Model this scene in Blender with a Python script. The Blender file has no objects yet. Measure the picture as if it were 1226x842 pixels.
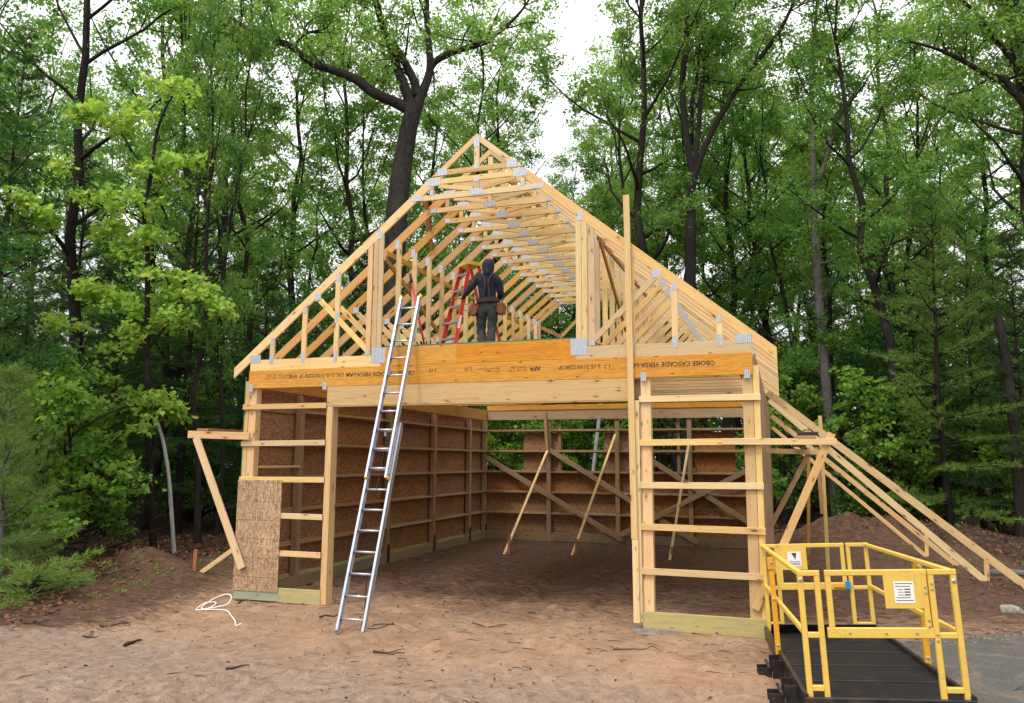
import bpy, bmesh, math, random
import numpy as np
from mathutils import Vector, Matrix

random.seed(7)
SC = bpy.context.scene
COL = SC.collection
R = math.radians

# ------------------------------------------------------------------ helpers
def tag(o, label=None, cat=None, group=None, kind=None):
    if label: o["label"] = label
    if cat: o["category"] = cat
    if group: o["group"] = group
    if kind: o["kind"] = kind
    return o

def empty(name, loc=(0, 0, 0), rz=0.0, parent=None):
    o = bpy.data.objects.new(name, None)
    o.empty_display_size = 0.2
    COL.objects.link(o)
    o.location = loc
    o.rotation_euler = (0, 0, rz)
    if parent: o.parent = parent
    return o

def link(name, me, mat=None, parent=None, loc=None):
    o = bpy.data.objects.new(name, me)
    COL.objects.link(o)
    if mat is not None:
        for m in (mat if isinstance(mat, (list, tuple)) else [mat]):
            me.materials.append(m)
    if parent: o.parent = parent
    if loc is not None: o.location = loc
    return o

def copy_tree(o, parent=None):
    c = o.copy(); COL.objects.link(c)
    if parent is not None: c.parent = parent
    for ch in list(o.children):
        copy_tree(ch, c)
    return c

class MB:
    """collects shapes of ONE part into one mesh with UVs in metres"""
    def __init__(self):
        self.v = []; self.f = []; self.uv = []; self.mi = []; self.sm = []
    def face(self, idx, uvs, mi=0, smooth=False):
        self.f.append(idx); self.uv.append(uvs); self.mi.append(mi); self.sm.append(smooth)
    def board(self, p0, p1, w, t, side=None, ch=0.003, mi=0, plumb=None):
        """squared timber from p0 to p1; w measured along `side`, t across; small chamfers along the arrises"""
        p0 = Vector(p0); p1 = Vector(p1); d = p1 - p0; L = d.length; d = d / L
        s = Vector(side) if side else (Vector((0, 0, 1)) if abs(d.z) < 0.9 else Vector((1, 0, 0)))
        s = (s - d * s.dot(d)).normalized(); n = d.cross(s)
        a, b = w / 2, t / 2; c = min(ch, a * 0.4, b * 0.4)
        prof = [(a - c, -b), (a, -b + c), (a, b - c), (a - c, b), (-a + c, b), (-a, b - c), (-a, -b + c), (-a + c, -b)]
        vo = [0]
        for i in range(8):
            q, r = prof[i], prof[(i + 1) % 8]
            vo.append(vo[-1] + math.hypot(q[0] - r[0], q[1] - r[1]))
        ou, ov = random.uniform(0, 50), random.uniform(0, 50)
        k = len(self.v)
        for e, P in ((0, p0), (1, p1)):
            for (x, y) in prof:
                Q = P + s * x + n * y
                if plumb is not None:           # cut the end to a plane given by its normal
                    pn = plumb[e]
                    if pn is not None:
                        pn = Vector(pn); Q = Q + d * ((P - Q).dot(pn) / d.dot(pn))
                self.v.append(Q)
        for i in range(8):
            j = (i + 1) % 8
            self.face([k + i, k + j, k + 8 + j, k + 8 + i],
                      [(ou, ov + vo[i]), (ou, ov + vo[i + 1]), (ou + L, ov + vo[i + 1]), (ou + L, ov + vo[i])], mi)
        e0 = [k + i for i in range(7, -1, -1)]
        self.face(e0, [(ou + prof[i][1] * 0.3, ov + prof[i][0]) for i in range(7, -1, -1)], mi)
        self.face([k + 8 + i for i in range(8)], [(ou + prof[i][1] * 0.3, ov + prof[i][0]) for i in range(8)], mi)
        return self
    def box(self, lo, hi, mi=0, ch=0.003):
        lo = Vector(lo); hi = Vector(hi); sz = hi - lo; c = (lo + hi) / 2
        ax = max(range(3), key=lambda i: sz[i])
        p0 = c.copy(); p1 = c.copy(); p0[ax] = lo[ax]; p1[ax] = hi[ax]
        o = [i for i in range(3) if i != ax]
        s = Vector((0, 0, 0)); s[o[1]] = 1
        return self.board(p0, p1, sz[o[1]], sz[o[0]], s, ch, mi)
    def tube(self, pts, rad, n=8, mi=0, cap=True, smooth=True):
        pts = [Vector(p) for p in pts]
        if not isinstance(rad, (list, tuple)): rad = [rad] * len(pts)
        ou = random.uniform(0, 30); k = len(self.v); L = 0
        prev = None; us = []
        for i, P in enumerate(pts):
            if i: L += (P - pts[i - 1]).length
            us.append(L)
            t = (pts[min(i + 1, len(pts) - 1)] - pts[max(i - 1, 0)]).normalized()
            if prev is None:
                s = t.orthogonal().normalized()
            else:
                s = (prev - t * prev.dot(t))
                s = s.normalized() if s.length > 1e-6 else t.orthogonal().normalized()
            prev = s; b = t.cross(s)
            for j in range(n):
                a = 2 * math.pi * j / n
                self.v.append(P + (s * math.cos(a) + b * math.sin(a)) * rad[i])
        for i in range(len(pts) - 1):
            for j in range(n):
                j2 = (j + 1) % n
                w = 2 * math.pi * max(rad[i], 0.002) / n
                self.face([k + i * n + j, k + i * n + j2, k + (i + 1) * n + j2, k + (i + 1) * n + j],
                          [(ou + us[i], j * w), (ou + us[i], (j + 1) * w), (ou + us[i + 1], (j + 1) * w), (ou + us[i + 1], j * w)], mi, smooth)
        if cap:
            self.face([k + j for j in range(n - 1, -1, -1)], [(0, 0)] * n, mi)
            q = k + (len(pts) - 1) * n
            self.face([q + j for j in range(n)], [(0, 0)] * n, mi)
        return self
    def lathe(self, c, prof, n=12, mi=0, axis=(0, 0, 1), smooth=True):
        ax = Vector(axis).normalized(); c = Vector(c)
        return self.tube([c + ax * z for r, z in prof], [max(r, 1e-4) for r, z in prof], n, mi, True, smooth)
    def prism(self, poly, d, mi=0):
        """poly: planar list of points, extruded by the vector d"""
        d = Vector(d); n = len(poly); k = len(self.v)
        P = [Vector(p) for p in poly]
        self.v += P + [p + d for p in P]
        self.face([k + i for i in range(n - 1, -1, -1)], [(P[i].x + P[i].y * .3, P[i].z) for i in range(n - 1, -1, -1)], mi)
        self.face([k + n + i for i in range(n)], [(P[i].x + P[i].y * .3, P[i].z) for i in range(n)], mi)
        for i in range(n):
            j = (i + 1) % n; L = (P[i] - P[j]).length
            self.face([k + i, k + j, k + n + j, k + n + i], [(0, 0), (L, 0), (L, d.length), (0, d.length)], mi)
        return self
    def mesh(self, name):
        me = bpy.data.meshes.new(name)
        me.from_pydata([tuple(v) for v in self.v], [], self.f)
        uvl = me.uv_layers.new(name="UVMap")
        flat = [c for u in self.uv for p in u for c in p]
        uvl.data.foreach_set("uv", flat)
        me.polygons.foreach_set("material_index", self.mi)
        me.polygons.foreach_set("use_smooth", self.sm)
        bm = bmesh.new(); bm.from_mesh(me)
        bmesh.ops.recalc_face_normals(bm, faces=bm.faces)
        bm.to_mesh(me); bm.free()
        return me
    def build(self, name, mat, parent=None, loc=None):
        return link(name, self.mesh(name), mat, parent, loc)

def B(name, p0, p1, w, t, mat, parent, side=None, **k):
    return MB().board(p0, p1, w, t, side, **k).build(name, mat, parent)

def BX(name, lo, hi, mat, parent, **k):
    return MB().box(lo, hi, **k).build(name, mat, parent)

# ------------------------------------------------------------------ materials
class NT:
    def __init__(self, name):
        self.m = bpy.data.materials.new(name); self.m.use_nodes = True
        self.t = self.m.node_tree; self.t.nodes.clear()
        self.out = self.n("ShaderNodeOutputMaterial")
    def n(self, typ, **kw):
        nd = self.t.nodes.new(typ)
        for k, v in kw.items():
            if k[0] == "i" and k[1:].isdigit(): self.set(nd.inputs[int(k[1:])], v)
            elif k in nd.inputs.keys(): self.set(nd.inputs[k], v)
            else: setattr(nd, k, v)
        return nd
    def set(self, sock, v):
        if isinstance(v, bpy.types.NodeSocket): self.t.links.new(v, sock)
        elif isinstance(v, bpy.types.Node): self.t.links.new(v.outputs[0], sock)
        else:
            if isinstance(v, tuple) and len(v) == 3 and sock.type == "RGBA": v = v + (1,)
            sock.default_value = v
    def math(self, op, a, b=0.0, c=None, clamp=False):
        nd = self.n("ShaderNodeMath", operation=op, i0=a, i1=b); nd.use_clamp = clamp
        if c is not None: self.set(nd.inputs[2], c)
        return nd.outputs[0]
    def noise(self, vec, scale, detail=3.0, rough=0.55, dist=0.0):
        return self.n("ShaderNodeTexNoise", Vector=vec, Scale=scale, Detail=detail, Roughness=rough, Distortion=dist)
    def mapping(self, vec, scale=(1, 1, 1), loc=(0, 0, 0), rot=(0, 0, 0)):
        return self.n("ShaderNodeMapping", Vector=vec, Scale=scale, Location=loc, Rotation=rot).outputs[0]
    def ramp(self, fac, stops, interp="LINEAR"):
        nd = self.n("ShaderNodeValToRGB", Fac=fac); cr = nd.color_ramp; cr.interpolation = interp
        while len(cr.elements) < len(stops): cr.elements.new(0.5)
        for e, (p, c) in zip(cr.elements, stops):
            e.position = p
            e.color = (c, c, c, 1) if isinstance(c, (int, float)) else tuple(c) + (1,)
        return nd.outputs[0]
    def mix(self, fac, a, b, blend="MIX"):
        nd = self.n("ShaderNodeMix", data_type="RGBA", blend_type=blend)
        self.set(nd.inputs[0], fac); self.set(nd.inputs[6], a); self.set(nd.inputs[7], b)
        return nd.outputs[2]
    def vrand(self):
        return self.n("ShaderNodeObjectInfo").outputs["Random"]
    def uv(self): return self.n("ShaderNodeTexCoord").outputs["UV"]
    def objc(self): return self.n("ShaderNodeTexCoord").outputs["Object"]
    def bump(self, h, s=0.3, d=0.01):
        return self.n("ShaderNodeBump", Height=h, Strength=s, Distance=d).outputs[0]
    def bsdf(self, col, rough=0.7, normal=None, metal=0.0, spec=0.4):
        nd = self.n("ShaderNodeBsdfPrincipled")
        self.set(nd.inputs["Base Color"], col); self.set(nd.inputs["Roughness"], rough); self.set(nd.inputs["Metallic"], metal)
        nd.inputs["Specular IOR Level"].default_value = spec
        if normal is not None: self.set(nd.inputs["Normal"], normal)
        self.t.links.new(nd.outputs[0], self.out.inputs[0])
        return self.m

def nails(t, uvo, col):
    """nail heads driven in short rows"""
    v = t.n("ShaderNodeTexVoronoi", voronoi_dimensions="2D", Vector=t.mapping(uvo, (5.0, 22.0, 1), (3, 8, 0)), Scale=1.0)
    s = t.math("GREATER_THAN", t.n("ShaderNodeSeparateColor", Color=v.outputs["Color"]).outputs[1], 0.86)
    d = t.n("ShaderNodeVectorMath", operation="SUBTRACT", i0=t.mapping(uvo, (5.0, 22.0, 1), (3, 8, 0)), i1=v.outputs["Position"]).outputs[0]
    r = t.n("ShaderNodeVectorMath", operation="LENGTH", i0=t.n("ShaderNodeVectorMath", operation="MULTIPLY", i0=d, i1=(0.2, 0.04545, 0)).outputs[0]).outputs["Value"]
    return t.mix(t.math("MULTIPLY", t.math("LESS_THAN", r, 0.0055), t.math("MULTIPLY", s, 0.8)), col, (0.07, 0.045, 0.03))

def vary(t, col, amt_v=0.25, amt_h=0.02, lo=None):
    r = t.vrand()
    v = t.math("MULTIPLY_ADD", r, amt_v, 1.0 - amt_v * 0.5)
    h = t.math("MULTIPLY_ADD", t.math("FRACT", t.math("MULTIPLY", r, 7.31)), amt_h, 0.5 - amt_h / 2)
    s = t.math("MULTIPLY_ADD", t.math("FRACT", t.math("MULTIPLY", r, 13.7)), 0.25, 0.9)
    return t.n("ShaderNodeHueSaturation", Hue=h, Saturation=s, Value=v, Color=col).outputs[0]

def wood(name, base, dark, knot=True, grain=1.0, var=0.28, rough=0.72, weather=0.0):
    t = NT(name); uv = t.uv()
    off = t.math("MULTIPLY", t.vrand(), 37.0)
    cmb = t.n("ShaderNodeCombineXYZ", X=off, Y=off, Z=off).outputs[0]
    uvo = t.n("ShaderNodeVectorMath", operation="ADD", i0=uv, i1=cmb).outputs[0]
    g = t.noise(t.mapping(uvo, (0.8, 22 * grain, 1)), 2.2, 4, 0.6, 0.8).outputs[0]
    f = t.noise(t.mapping(uvo, (3, 150, 1)), 2.0, 2, 0.5).outputs[0]
    big = t.noise(t.mapping(uvo, (0.9, 4, 1)), 1.0, 2, 0.5).outputs[0]
    gg = t.math("ADD", t.math("MULTIPLY", g, 0.65), t.math("MULTIPLY", f, 0.35))
    col = t.ramp(gg, [(0.30, dark), (0.47, tuple(0.75 * b + 0.25 * d for b, d in zip(base, dark))), (0.62, base), (0.8, tuple(min(1, b * 1.1) for b in base))])
    col = t.mix(t.math("MULTIPLY", t.ramp(big, [(0.45, 0.0), (0.75, 1.0)]), 0.35), col, tuple(b * s for b, s in zip(base, (0.9, 0.72, 0.55))))
    if knot:
        vor = t.n("ShaderNodeTexVoronoi", voronoi_dimensions="2D", Vector=t.mapping(uvo, (2.9, 9.0, 1)), Scale=1.0, Randomness=1.0)
        nz = t.math("MULTIPLY", t.noise(uvo, 30, 2).outputs[0], 0.06)
        size = t.math("MULTIPLY_ADD", t.n("ShaderNodeSeparateColor", Color=vor.outputs["Color"]).outputs[2], 1.5, 0.7)
        d = t.math("ADD", t.math("MULTIPLY", vor.outputs["Distance"], size), nz)
        sel = t.ramp(t.n("ShaderNodeSeparateColor", Color=vor.outputs["Color"]).outputs[0], [(0.66, 0.0), (0.67, 1.0)])
        k = t.math("MULTIPLY", t.ramp(d, [(0.10, 1.0), (0.15, 0.0)]), sel)
        halo = t.math("MULTIPLY", t.ramp(d, [(0.14, 0.7), (0.34, 0.0)]), sel)
        col = t.mix(halo, col, tuple(d_ * 0.95 for d_ in dark))
        col = t.mix(t.math("MULTIPLY", k, 0.85), col, (0.10, 0.045, 0.018))
    if weather:
        w = t.noise(t.mapping(uvo, (1.2, 6, 1)), 1.5, 4, 0.65).outputs[0]
        col = t.mix(t.math("MULTIPLY", t.ramp(w, [(0.42, 0.0), (0.7, 1.0)]), weather), col, (0.2, 0.17, 0.13))
    col = nails(t, uvo, vary(t, col, var))
    return t.bsdf(col, rough, t.bump(gg, 0.25, 0.004), spec=0.25)

def lvl_mat(name, base, dark):
    """veneer lumber: broad flat-sawn cathedral figure, scarf joints, stray smudges"""
    t = NT(name); uv = t.uv(); off = t.math("MULTIPLY", t.vrand(), 37.0)
    uvo = t.n("ShaderNodeVectorMath", operation="ADD", i0=uv, i1=t.n("ShaderNodeCombineXYZ", X=off, Y=off, Z=off).outputs[0]).outputs[0]
    d = t.noise(t.mapping(uvo, (0.7, 5.5, 1)), 1.6, 2, 0.5).outputs[0]
    rings = t.math("FRACT", t.math("MULTIPLY", d, 9.0)); rings = t.math("ABSOLUTE", t.math("SUBTRACT", rings, 0.5))
    f = t.noise(t.mapping(uvo, (3, 140, 1)), 1.6, 3, 0.6).outputs[0]
    streak = t.noise(t.mapping(uvo, (0.5, 14, 1)), 1.2, 3, 0.6).outputs[0]
    g = t.math("ADD", t.math("MULTIPLY", rings, 0.55), t.math("ADD", t.math("MULTIPLY", f, 0.35), t.math("MULTIPLY", streak, 0.45)))
    c = t.ramp(g, [(0.25, dark), (0.5, tuple(.6 * a + .4 * b for a, b in zip(base, dark))), (0.68, base), (0.9, tuple(a * 1.15 for a in base))])
    # veneer sheets meet every 2.4 m; each sheet has its own tone
    sx = t.n("ShaderNodeSeparateXYZ", Vector=uvo).outputs[0]
    cell = t.n("ShaderNodeTexWhiteNoise", noise_dimensions="1D", W=t.math("FLOOR", t.math("DIVIDE", sx, 2.4))).outputs[0]
    c = t.n("ShaderNodeHueSaturation", Hue=t.math("MULTIPLY_ADD", cell, 0.008, 0.495), Saturation=t.math("MULTIPLY_ADD", cell, -0.06, 1.03), Value=t.math("MULTIPLY_ADD", cell, 0.06, 0.95), Color=c).outputs[0]
    sm = t.noise(t.mapping(uvo, (3, 6, 1)), 1.3, 4, 0.7).outputs[0]
    c = t.mix(t.ramp(sm, [(0.58, 0.0), (0.75, 0.45)]), c, (0.30, 0.15, 0.05))
    vo = t.n("ShaderNodeTexVoronoi", voronoi_dimensions="2D", Vector=t.mapping(uvo, (2.6, 8, 1)), Scale=1.0)
    k = t.math("MULTIPLY", t.ramp(vo.outputs["Distance"], [(0.05, 0.9), (0.10, 0.0)]), t.math("GREATER_THAN", t.n("ShaderNodeSeparateColor", Color=vo.outputs["Color"]).outputs[1], 0.72))
    c = t.mix(k, c, (0.12, 0.05, 0.02))
    return t.bsdf(c, 0.6, t.bump(g, 0.2, 0.003), spec=0.3)

def osb(name, base, dark, lines=False):
    t = NT(name); uv = t.uv()
    def flakes(sc, rot, seed):
        v = t.mapping(uv, (sc * 0.34, sc, 1), (seed, seed * 1.7, 0), (0, 0, rot))
        v = t.n("ShaderNodeVectorMath", operation="ADD", i0=v, i1=t.n("ShaderNodeVectorMath", operation="SCALE", i0=t.noise(v, 1.3, 2).outputs["Color"], Scale=0.9).outputs[0]).outputs[0]
        vo = t.n("ShaderNodeTexVoronoi", Vector=v, Scale=1.0)
        return t.n("ShaderNodeSeparateColor", Color=vo.outputs["Color"]).outputs[0], vo.outputs["Distance"]
    a, da = flakes(44, 0.35, 3.1); b, db = flakes(40, 1.75, 9.2); c, dc = flakes(52, -0.75, 21.0)
    p1 = t.math("GREATER_THAN", t.noise(uv, 17, 2).outputs[0], 0.5); p2 = t.math("GREATER_THAN", t.noise(t.mapping(uv, (1, 1, 1), (7, 3, 0)), 23, 2).outputs[0], 0.54)
    mixv = t.mix(p2, t.mix(p1, b, c), a)
    val = t.math("ADD", t.math("MULTIPLY", mixv, 0.7), t.math("MULTIPLY", t.noise(t.mapping(uv, (40, 40, 1)), 1.0, 3).outputs[0], 0.3))
    col = t.ramp(val, [(0.12, dark), (0.4, tuple(0.55 * x + 0.45 * y for x, y in zip(base, dark))), (0.62, base), (0.9, tuple(min(1, x * 1.28) for x in base))])
    big = t.noise(uv, 1.3, 3).outputs[0]
    col = t.mix(t.math("MULTIPLY", t.ramp(big, [(0.4, 0.0), (0.7, 1.0)]), 0.25), col, dark)
    if lines:
        # printed nailing guide lines of the panel: a fine grey-green grid
        sx = t.n("ShaderNodeSeparateXYZ", Vector=uv)
        def ln(co, per, off, w):
            fr = t.math("FRACT", t.math("DIVIDE", t.math("ADD", co, off), per))
            return t.math("LESS_THAN", t.math("ABSOLUTE", t.math("SUBTRACT", fr, 0.5)), w / per / 2)
        lx = ln(sx.outputs[0], 0.305, 0.07, 0.009); ly = ln(sx.outputs[1], 0.4064, 0.11, 0.008)
        both = t.math("MAXIMUM", lx, ly)
        both = t.math("MULTIPLY", both, t.ramp(t.noise(uv, 30, 2).outputs[0], [(0.36, 0.0), (0.5, 0.85)]))
        col = t.mix(both, col, (0.07, 0.085, 0.055))
    col = vary(t, col, 0.14, 0.01)
    return t.bsdf(col, 0.8, t.bump(val, 0.35, 0.004), spec=0.2)

def simple(name, col, rough=0.6, metal=0.0, dirt=None, dirt_amt=0.3, scale=9.0, spec=0.4, bump=0.0):
    t = NT(name); co = t.objc()
    nz = t.noise(co, scale, 5, 0.62).outputs[0]
    c2 = dirt if dirt else tuple(x * 0.6 for x in col)
    c = t.mix(t.math("MULTIPLY", t.ramp(nz, [(0.42, 0.0), (0.68, 1.0)]), dirt_amt), col, c2)
    rg = t.math("MULTIPLY_ADD", nz, 0.25, rough - 0.12)
    return t.bsdf(c, rg, t.bump(nz, bump, 0.01) if bump else None, metal, spec)

M = {}
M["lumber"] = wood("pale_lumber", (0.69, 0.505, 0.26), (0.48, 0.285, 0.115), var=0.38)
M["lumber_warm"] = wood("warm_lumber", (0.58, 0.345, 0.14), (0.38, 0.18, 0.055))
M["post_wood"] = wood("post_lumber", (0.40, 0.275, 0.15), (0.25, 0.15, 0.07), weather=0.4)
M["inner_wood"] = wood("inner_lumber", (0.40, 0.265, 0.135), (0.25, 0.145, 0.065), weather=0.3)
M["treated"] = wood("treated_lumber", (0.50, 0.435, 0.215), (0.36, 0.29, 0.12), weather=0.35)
M["treated_dark"] = wood("dark_treated_lumber", (0.27, 0.215, 0.115), (0.17, 0.125, 0.06), weather=0.4)  # darker, browner version for the inner skirt boards
M["treated_blue"] = wood("treated_wet_lumber", (0.33, 0.36, 0.27), (0.22, 0.24, 0.17), weather=0.35)
M["brown_wood"] = wood("brown_lumber", (0.45, 0.22, 0.085), (0.27, 0.12, 0.04))
M["grey_post"] = wood("weathered_stake", (0.36, 0.17, 0.07), (0.18, 0.09, 0.04), weather=0.3)
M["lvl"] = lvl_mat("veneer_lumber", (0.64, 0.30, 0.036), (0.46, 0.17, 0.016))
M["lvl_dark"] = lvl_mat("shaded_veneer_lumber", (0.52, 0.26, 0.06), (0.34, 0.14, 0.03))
M["osb"] = osb("strand_board", (0.37, 0.20, 0.10), (0.16, 0.074, 0.032))
M["osb_out"] = osb("outer_strand_board", (0.36, 0.24, 0.14), (0.18, 0.10, 0.05))
M["osb_face"] = osb("strand_board_face", (0.49, 0.32, 0.19), (0.22, 0.115, 0.055), lines=True)
M["osb_green"] = simple("green_panel_face", (0.03, 0.16, 0.08), 0.6)
M["galv"] = None
def galv():
    t = NT("galvanised_plate"); co = t.objc()
    v = t.n("ShaderNodeTexVoronoi", Vector=co, Scale=60.0)
    sp = t.n("ShaderNodeSeparateColor", Color=v.outputs["Color"]).outputs[0]
    w = t.n("ShaderNodeTexWave", Vector=t.mapping(co, (1, 1, 1)), Scale=12.5, bands_direction="X", wave_type="BANDS").outputs[1]
    rows = t.ramp(w, [(0.0, 0.55), (0.25, 1.0)])
    c = t.mix(0.5, (0.50, 0.53, 0.56), t.ramp(sp, [(0.0, (0.40, 0.43, 0.47)), (1.0, (0.62, 0.65, 0.68))]))
    c = t.mix(1.0, c, rows, "MULTIPLY")
    return t.bsdf(c, 0.42, t.bump(w, 0.5, 0.004), 0.55, 0.5)
M["galv"] = galv()
M["steel_dark"] = simple("post_bracket_steel", (0.05, 0.06, 0.075), 0.5, 0.6)
M["alu"] = simple("ladder_aluminium", (0.50, 0.52, 0.57), 0.40, 0.7, (0.33, 0.34, 0.37), 0.5, 14)
M["alu_dull"] = simple("dull_aluminium", (0.36, 0.38, 0.42), 0.45, 0.7)
M["black_plastic"] = simple("black_plastic", (0.02, 0.02, 0.022), 0.5)
M["yellow_plastic"] = simple("yellow_plastic", (0.75, 0.47, 0.03), 0.45)
M["red_fibre"] = simple("red_fibreglass", (0.66, 0.05, 0.022), 0.42, 0, (0.45, 0.03, 0.02), 0.4, 20)
M["red_paint"] = simple("red_tool_paint", (0.55, 0.03, 0.04), 0.4)
M["white"] = simple("white_plastic", (0.78, 0.78, 0.76), 0.5, dirt=(0.6, 0.58, 0.54), dirt_amt=0.3)
M["ink"] = simple("black_ink", (0.075, 0.045, 0.018), 0.7)
M["blue_plastic"] = simple("blue_plastic", (0.02, 0.22, 0.55), 0.4)
M["concrete"] = simple("footing_concrete", (0.22, 0.19, 0.165), 0.9, dirt=(0.11, 0.075, 0.055), dirt_amt=0.85, scale=5, bump=0.5)
M["rock"] = simple("pale_rock", (0.27, 0.255, 0.235), 0.9, dirt=(0.12, 0.10, 0.08), dirt_amt=0.8, scale=16, bump=0.8)
M["stick"] = simple("wet_stick", (0.035, 0.024, 0.017), 0.8, bump=0.4)
def yellow_steel(name, col):
    t = NT(name); co = t.objc()
    n1 = t.noise(co, 3.5, 4, 0.6).outputs[0]; n2 = t.noise(co, 26, 5, 0.7).outputs[0]; n3 = t.noise(co, 9, 5, 0.7).outputs[0]
    c = t.mix(t.ramp(n1, [(0.4, 0.0), (0.7, 0.5)]), col, tuple(x * y for x, y in zip(col, (0.9, 0.82, 0.8))))
    c = t.mix(t.ramp(n3, [(0.55, 0.0), (0.8, 0.3)]), c, (0.40, 0.26, 0.07))
    low = t.noise(co, 2.2, 2, 0.5).outputs[0]
    c = t.mix(t.math("MULTIPLY", t.ramp(t.noise(co, 60, 4, 0.75).outputs[0], [(0.58, 0.0), (0.66, 0.85)]), t.ramp(low, [(0.48, 0.0), (0.62, 1.0)])), c, (0.13, 0.055, 0.02))
    c = t.mix(t.math("MULTIPLY", t.ramp(n2, [(0.5, 0.0), (0.7, 0.35)]), t.ramp(low, [(0.42, 0.0), (0.58, 1.0)])), c, (0.33, 0.22, 0.10))
    return t.bsdf(c, t.math("MULTIPLY_ADD", n2, 0.3, 0.32), t.bump(n2, 0.15, 0.003), 0, 0.45)
M["yellow"] = yellow_steel("yellow_painted_steel", (0.72, 0.48, 0.085))
M["amber"] = yellow_steel("amber_painted_steel", (0.72, 0.36, 0.015))
def deck_mat():
    t = NT("black_expanded_mesh"); co = t.objc()
    br = t.n("ShaderNodeTexVoronoi", Vector=t.mapping(co, (34, 15, 1), (0, 0, 0), (0, 0, 0.0)), Scale=1.0, Randomness=0.05, feature="DISTANCE_TO_EDGE")
    d = br.outputs["Distance"]
    rust = t.noise(co, 5, 5, 0.65).outputs[0]
    c = t.mix(t.ramp(d, [(0.08, 0.0), (0.2, 1.0)]), (0.016, 0.016, 0.018), (0.002, 0.002, 0.003))
    c = t.mix(t.ramp(rust, [(0.52, 0.0), (0.74, 0.6)]), c, (0.055, 0.04, 0.032))
    return t.bsdf(c, 0.55, t.bump(d, 0.9, 0.01), 0.0, 0.2)
M["deck"] = deck_mat()
M["black_steel"] = simple("black_painted_steel", (0.014, 0.014, 0.016), 0.38, 0.2, (0.09, 0.06, 0.04), 0.45, 8, 0.5)
M["bolt"] = simple("zinc_bolt", (0.45, 0.47, 0.5), 0.35, 0.85)

def bark(name, c1, c2, sc=1.0):
    t = NT(name); uv = t.uv()
    n = t.noise(t.mapping(uv, (3.5 * sc, 26 * sc, 1)), 1.0, 5, 0.65, 0.6).outputs[0]
    b = t.noise(uv, 1.1, 3).outputs[0]
    c = t.ramp(n, [(0.32, c1), (0.62, c2)])
    c = t.mix(t.ramp(b, [(0.5, 0.0), (0.75, 0.35)]), c, (0.10, 0.11, 0.08))
    return t.bsdf(vary(t, c, 0.5, 0.03), 0.9, t.bump(n, 0.8, 0.03), spec=0.15)
M["bark"] = bark("dark_bark", (0.008, 0.0065, 0.0055), (0.036, 0.030, 0.025))
M["bark_oak"] = bark("oak_bark", (0.011, 0.0095, 0.0085), (0.066, 0.059, 0.053))
M["bark_grey"] = bark("grey_bark", (0.06, 0.055, 0.05), (0.17, 0.16, 0.145))
M["bark_pale"] = bark("pale_bark", (0.20, 0.19, 0.175), (0.42, 0.41, 0.39))

def leafmat(name, col, trans, var=0.5, hue=0.05, rough=0.5, tw=0.45):
    t = NT(name)
    isl = t.n("ShaderNodeNewGeometry").outputs["Random Per Island"]
    r = t.vrand()
    v = t.math("ADD", t.math("MULTIPLY_ADD", isl, var, 1 - var * 0.6), t.math("MULTIPLY_ADD", r, 0.35, -0.17))
    h = t.math("MULTIPLY_ADD", t.math("FRACT", t.math("ADD", t.math("MULTIPLY", isl, 5.7), r)), hue, 0.5 - hue * 0.5)
    c1 = t.n("ShaderNodeHueSaturation", Hue=h, Saturation=1.0, Value=v, Color=col + (1,)).outputs[0]
    c2 = t.n("ShaderNodeHueSaturation", Hue=h, Saturation=1.0, Value=v, Color=trans + (1,)).outputs[0]
    p = t.n("ShaderNodeBsdfPrincipled", Roughness=rough); t.set(p.inputs["Base Color"], c1); p.inputs["Specular IOR Level"].default_value = 0.28
    tr = t.n("ShaderNodeBsdfTranslucent", Color=c2)
    mx = t.n("ShaderNodeMixShader", Fac=tw, i1=p.outputs[0], i2=tr.outputs[0])
    t.t.links.new(mx.outputs[0], t.out.inputs[0])
    return t.m
M["leaf"] = leafmat("oak_leaf", (0.145, 0.275, 0.055), (0.37, 0.60, 0.095), tw=0.5)
M["leaf_mid"] = leafmat("forest_leaf", (0.11, 0.24, 0.050), (0.27, 0.49, 0.075), tw=0.5)
M["leaf_dark"] = leafmat("shade_leaf", (0.034, 0.10, 0.024), (0.085, 0.21, 0.03), tw=0.45)  # canopy shading put into the leaf colour of understory and far woods
M["leaf_light"] = leafmat("maple_leaf", (0.29, 0.455, 0.08), (0.54, 0.74, 0.105), 0.45, tw=0.5)
M["leaf_sap"] = leafmat("sapling_leaf", (0.15, 0.285, 0.045), (0.33, 0.52, 0.06), 0.45, tw=0.5)
M["pebble"] = simple("dirty_pebble", (0.20, 0.165, 0.14), 0.9, dirt=(0.1, 0.075, 0.06), dirt_amt=0.6)
M["needle"] = leafmat("pine_needle", (0.050, 0.105, 0.025), (0.095, 0.175, 0.033), 0.6, 0.05, 0.55, 0.25)
M["needle_light"] = leafmat("young_pine_needle", (0.115, 0.20, 0.036), (0.20, 0.31, 0.045), 0.6, 0.05, 0.55, 0.25)
M["needle_bright"] = leafmat("bright_pine_needle", (0.17, 0.28, 0.05), (0.22, 0.34, 0.05), 0.5, 0.05, 0.55, 0.25)
M["dry_leaf"] = leafmat("dry_leaf", (0.17, 0.075, 0.035), (0.15, 0.06, 0.03), 0.9, 0.06, 0.8, 0.15)
SKY_SAT, SKY_VAL, SKY_STR, SUN_E, CLOUD = 0.3, 1.6, 0.15, 1.6, 19.0
CAM = dict(f=949.016, pitch=0.1368, roll=0.0051, yaw=0.3272, loc=(4.472, -11.3706, 2.2976))
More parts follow.
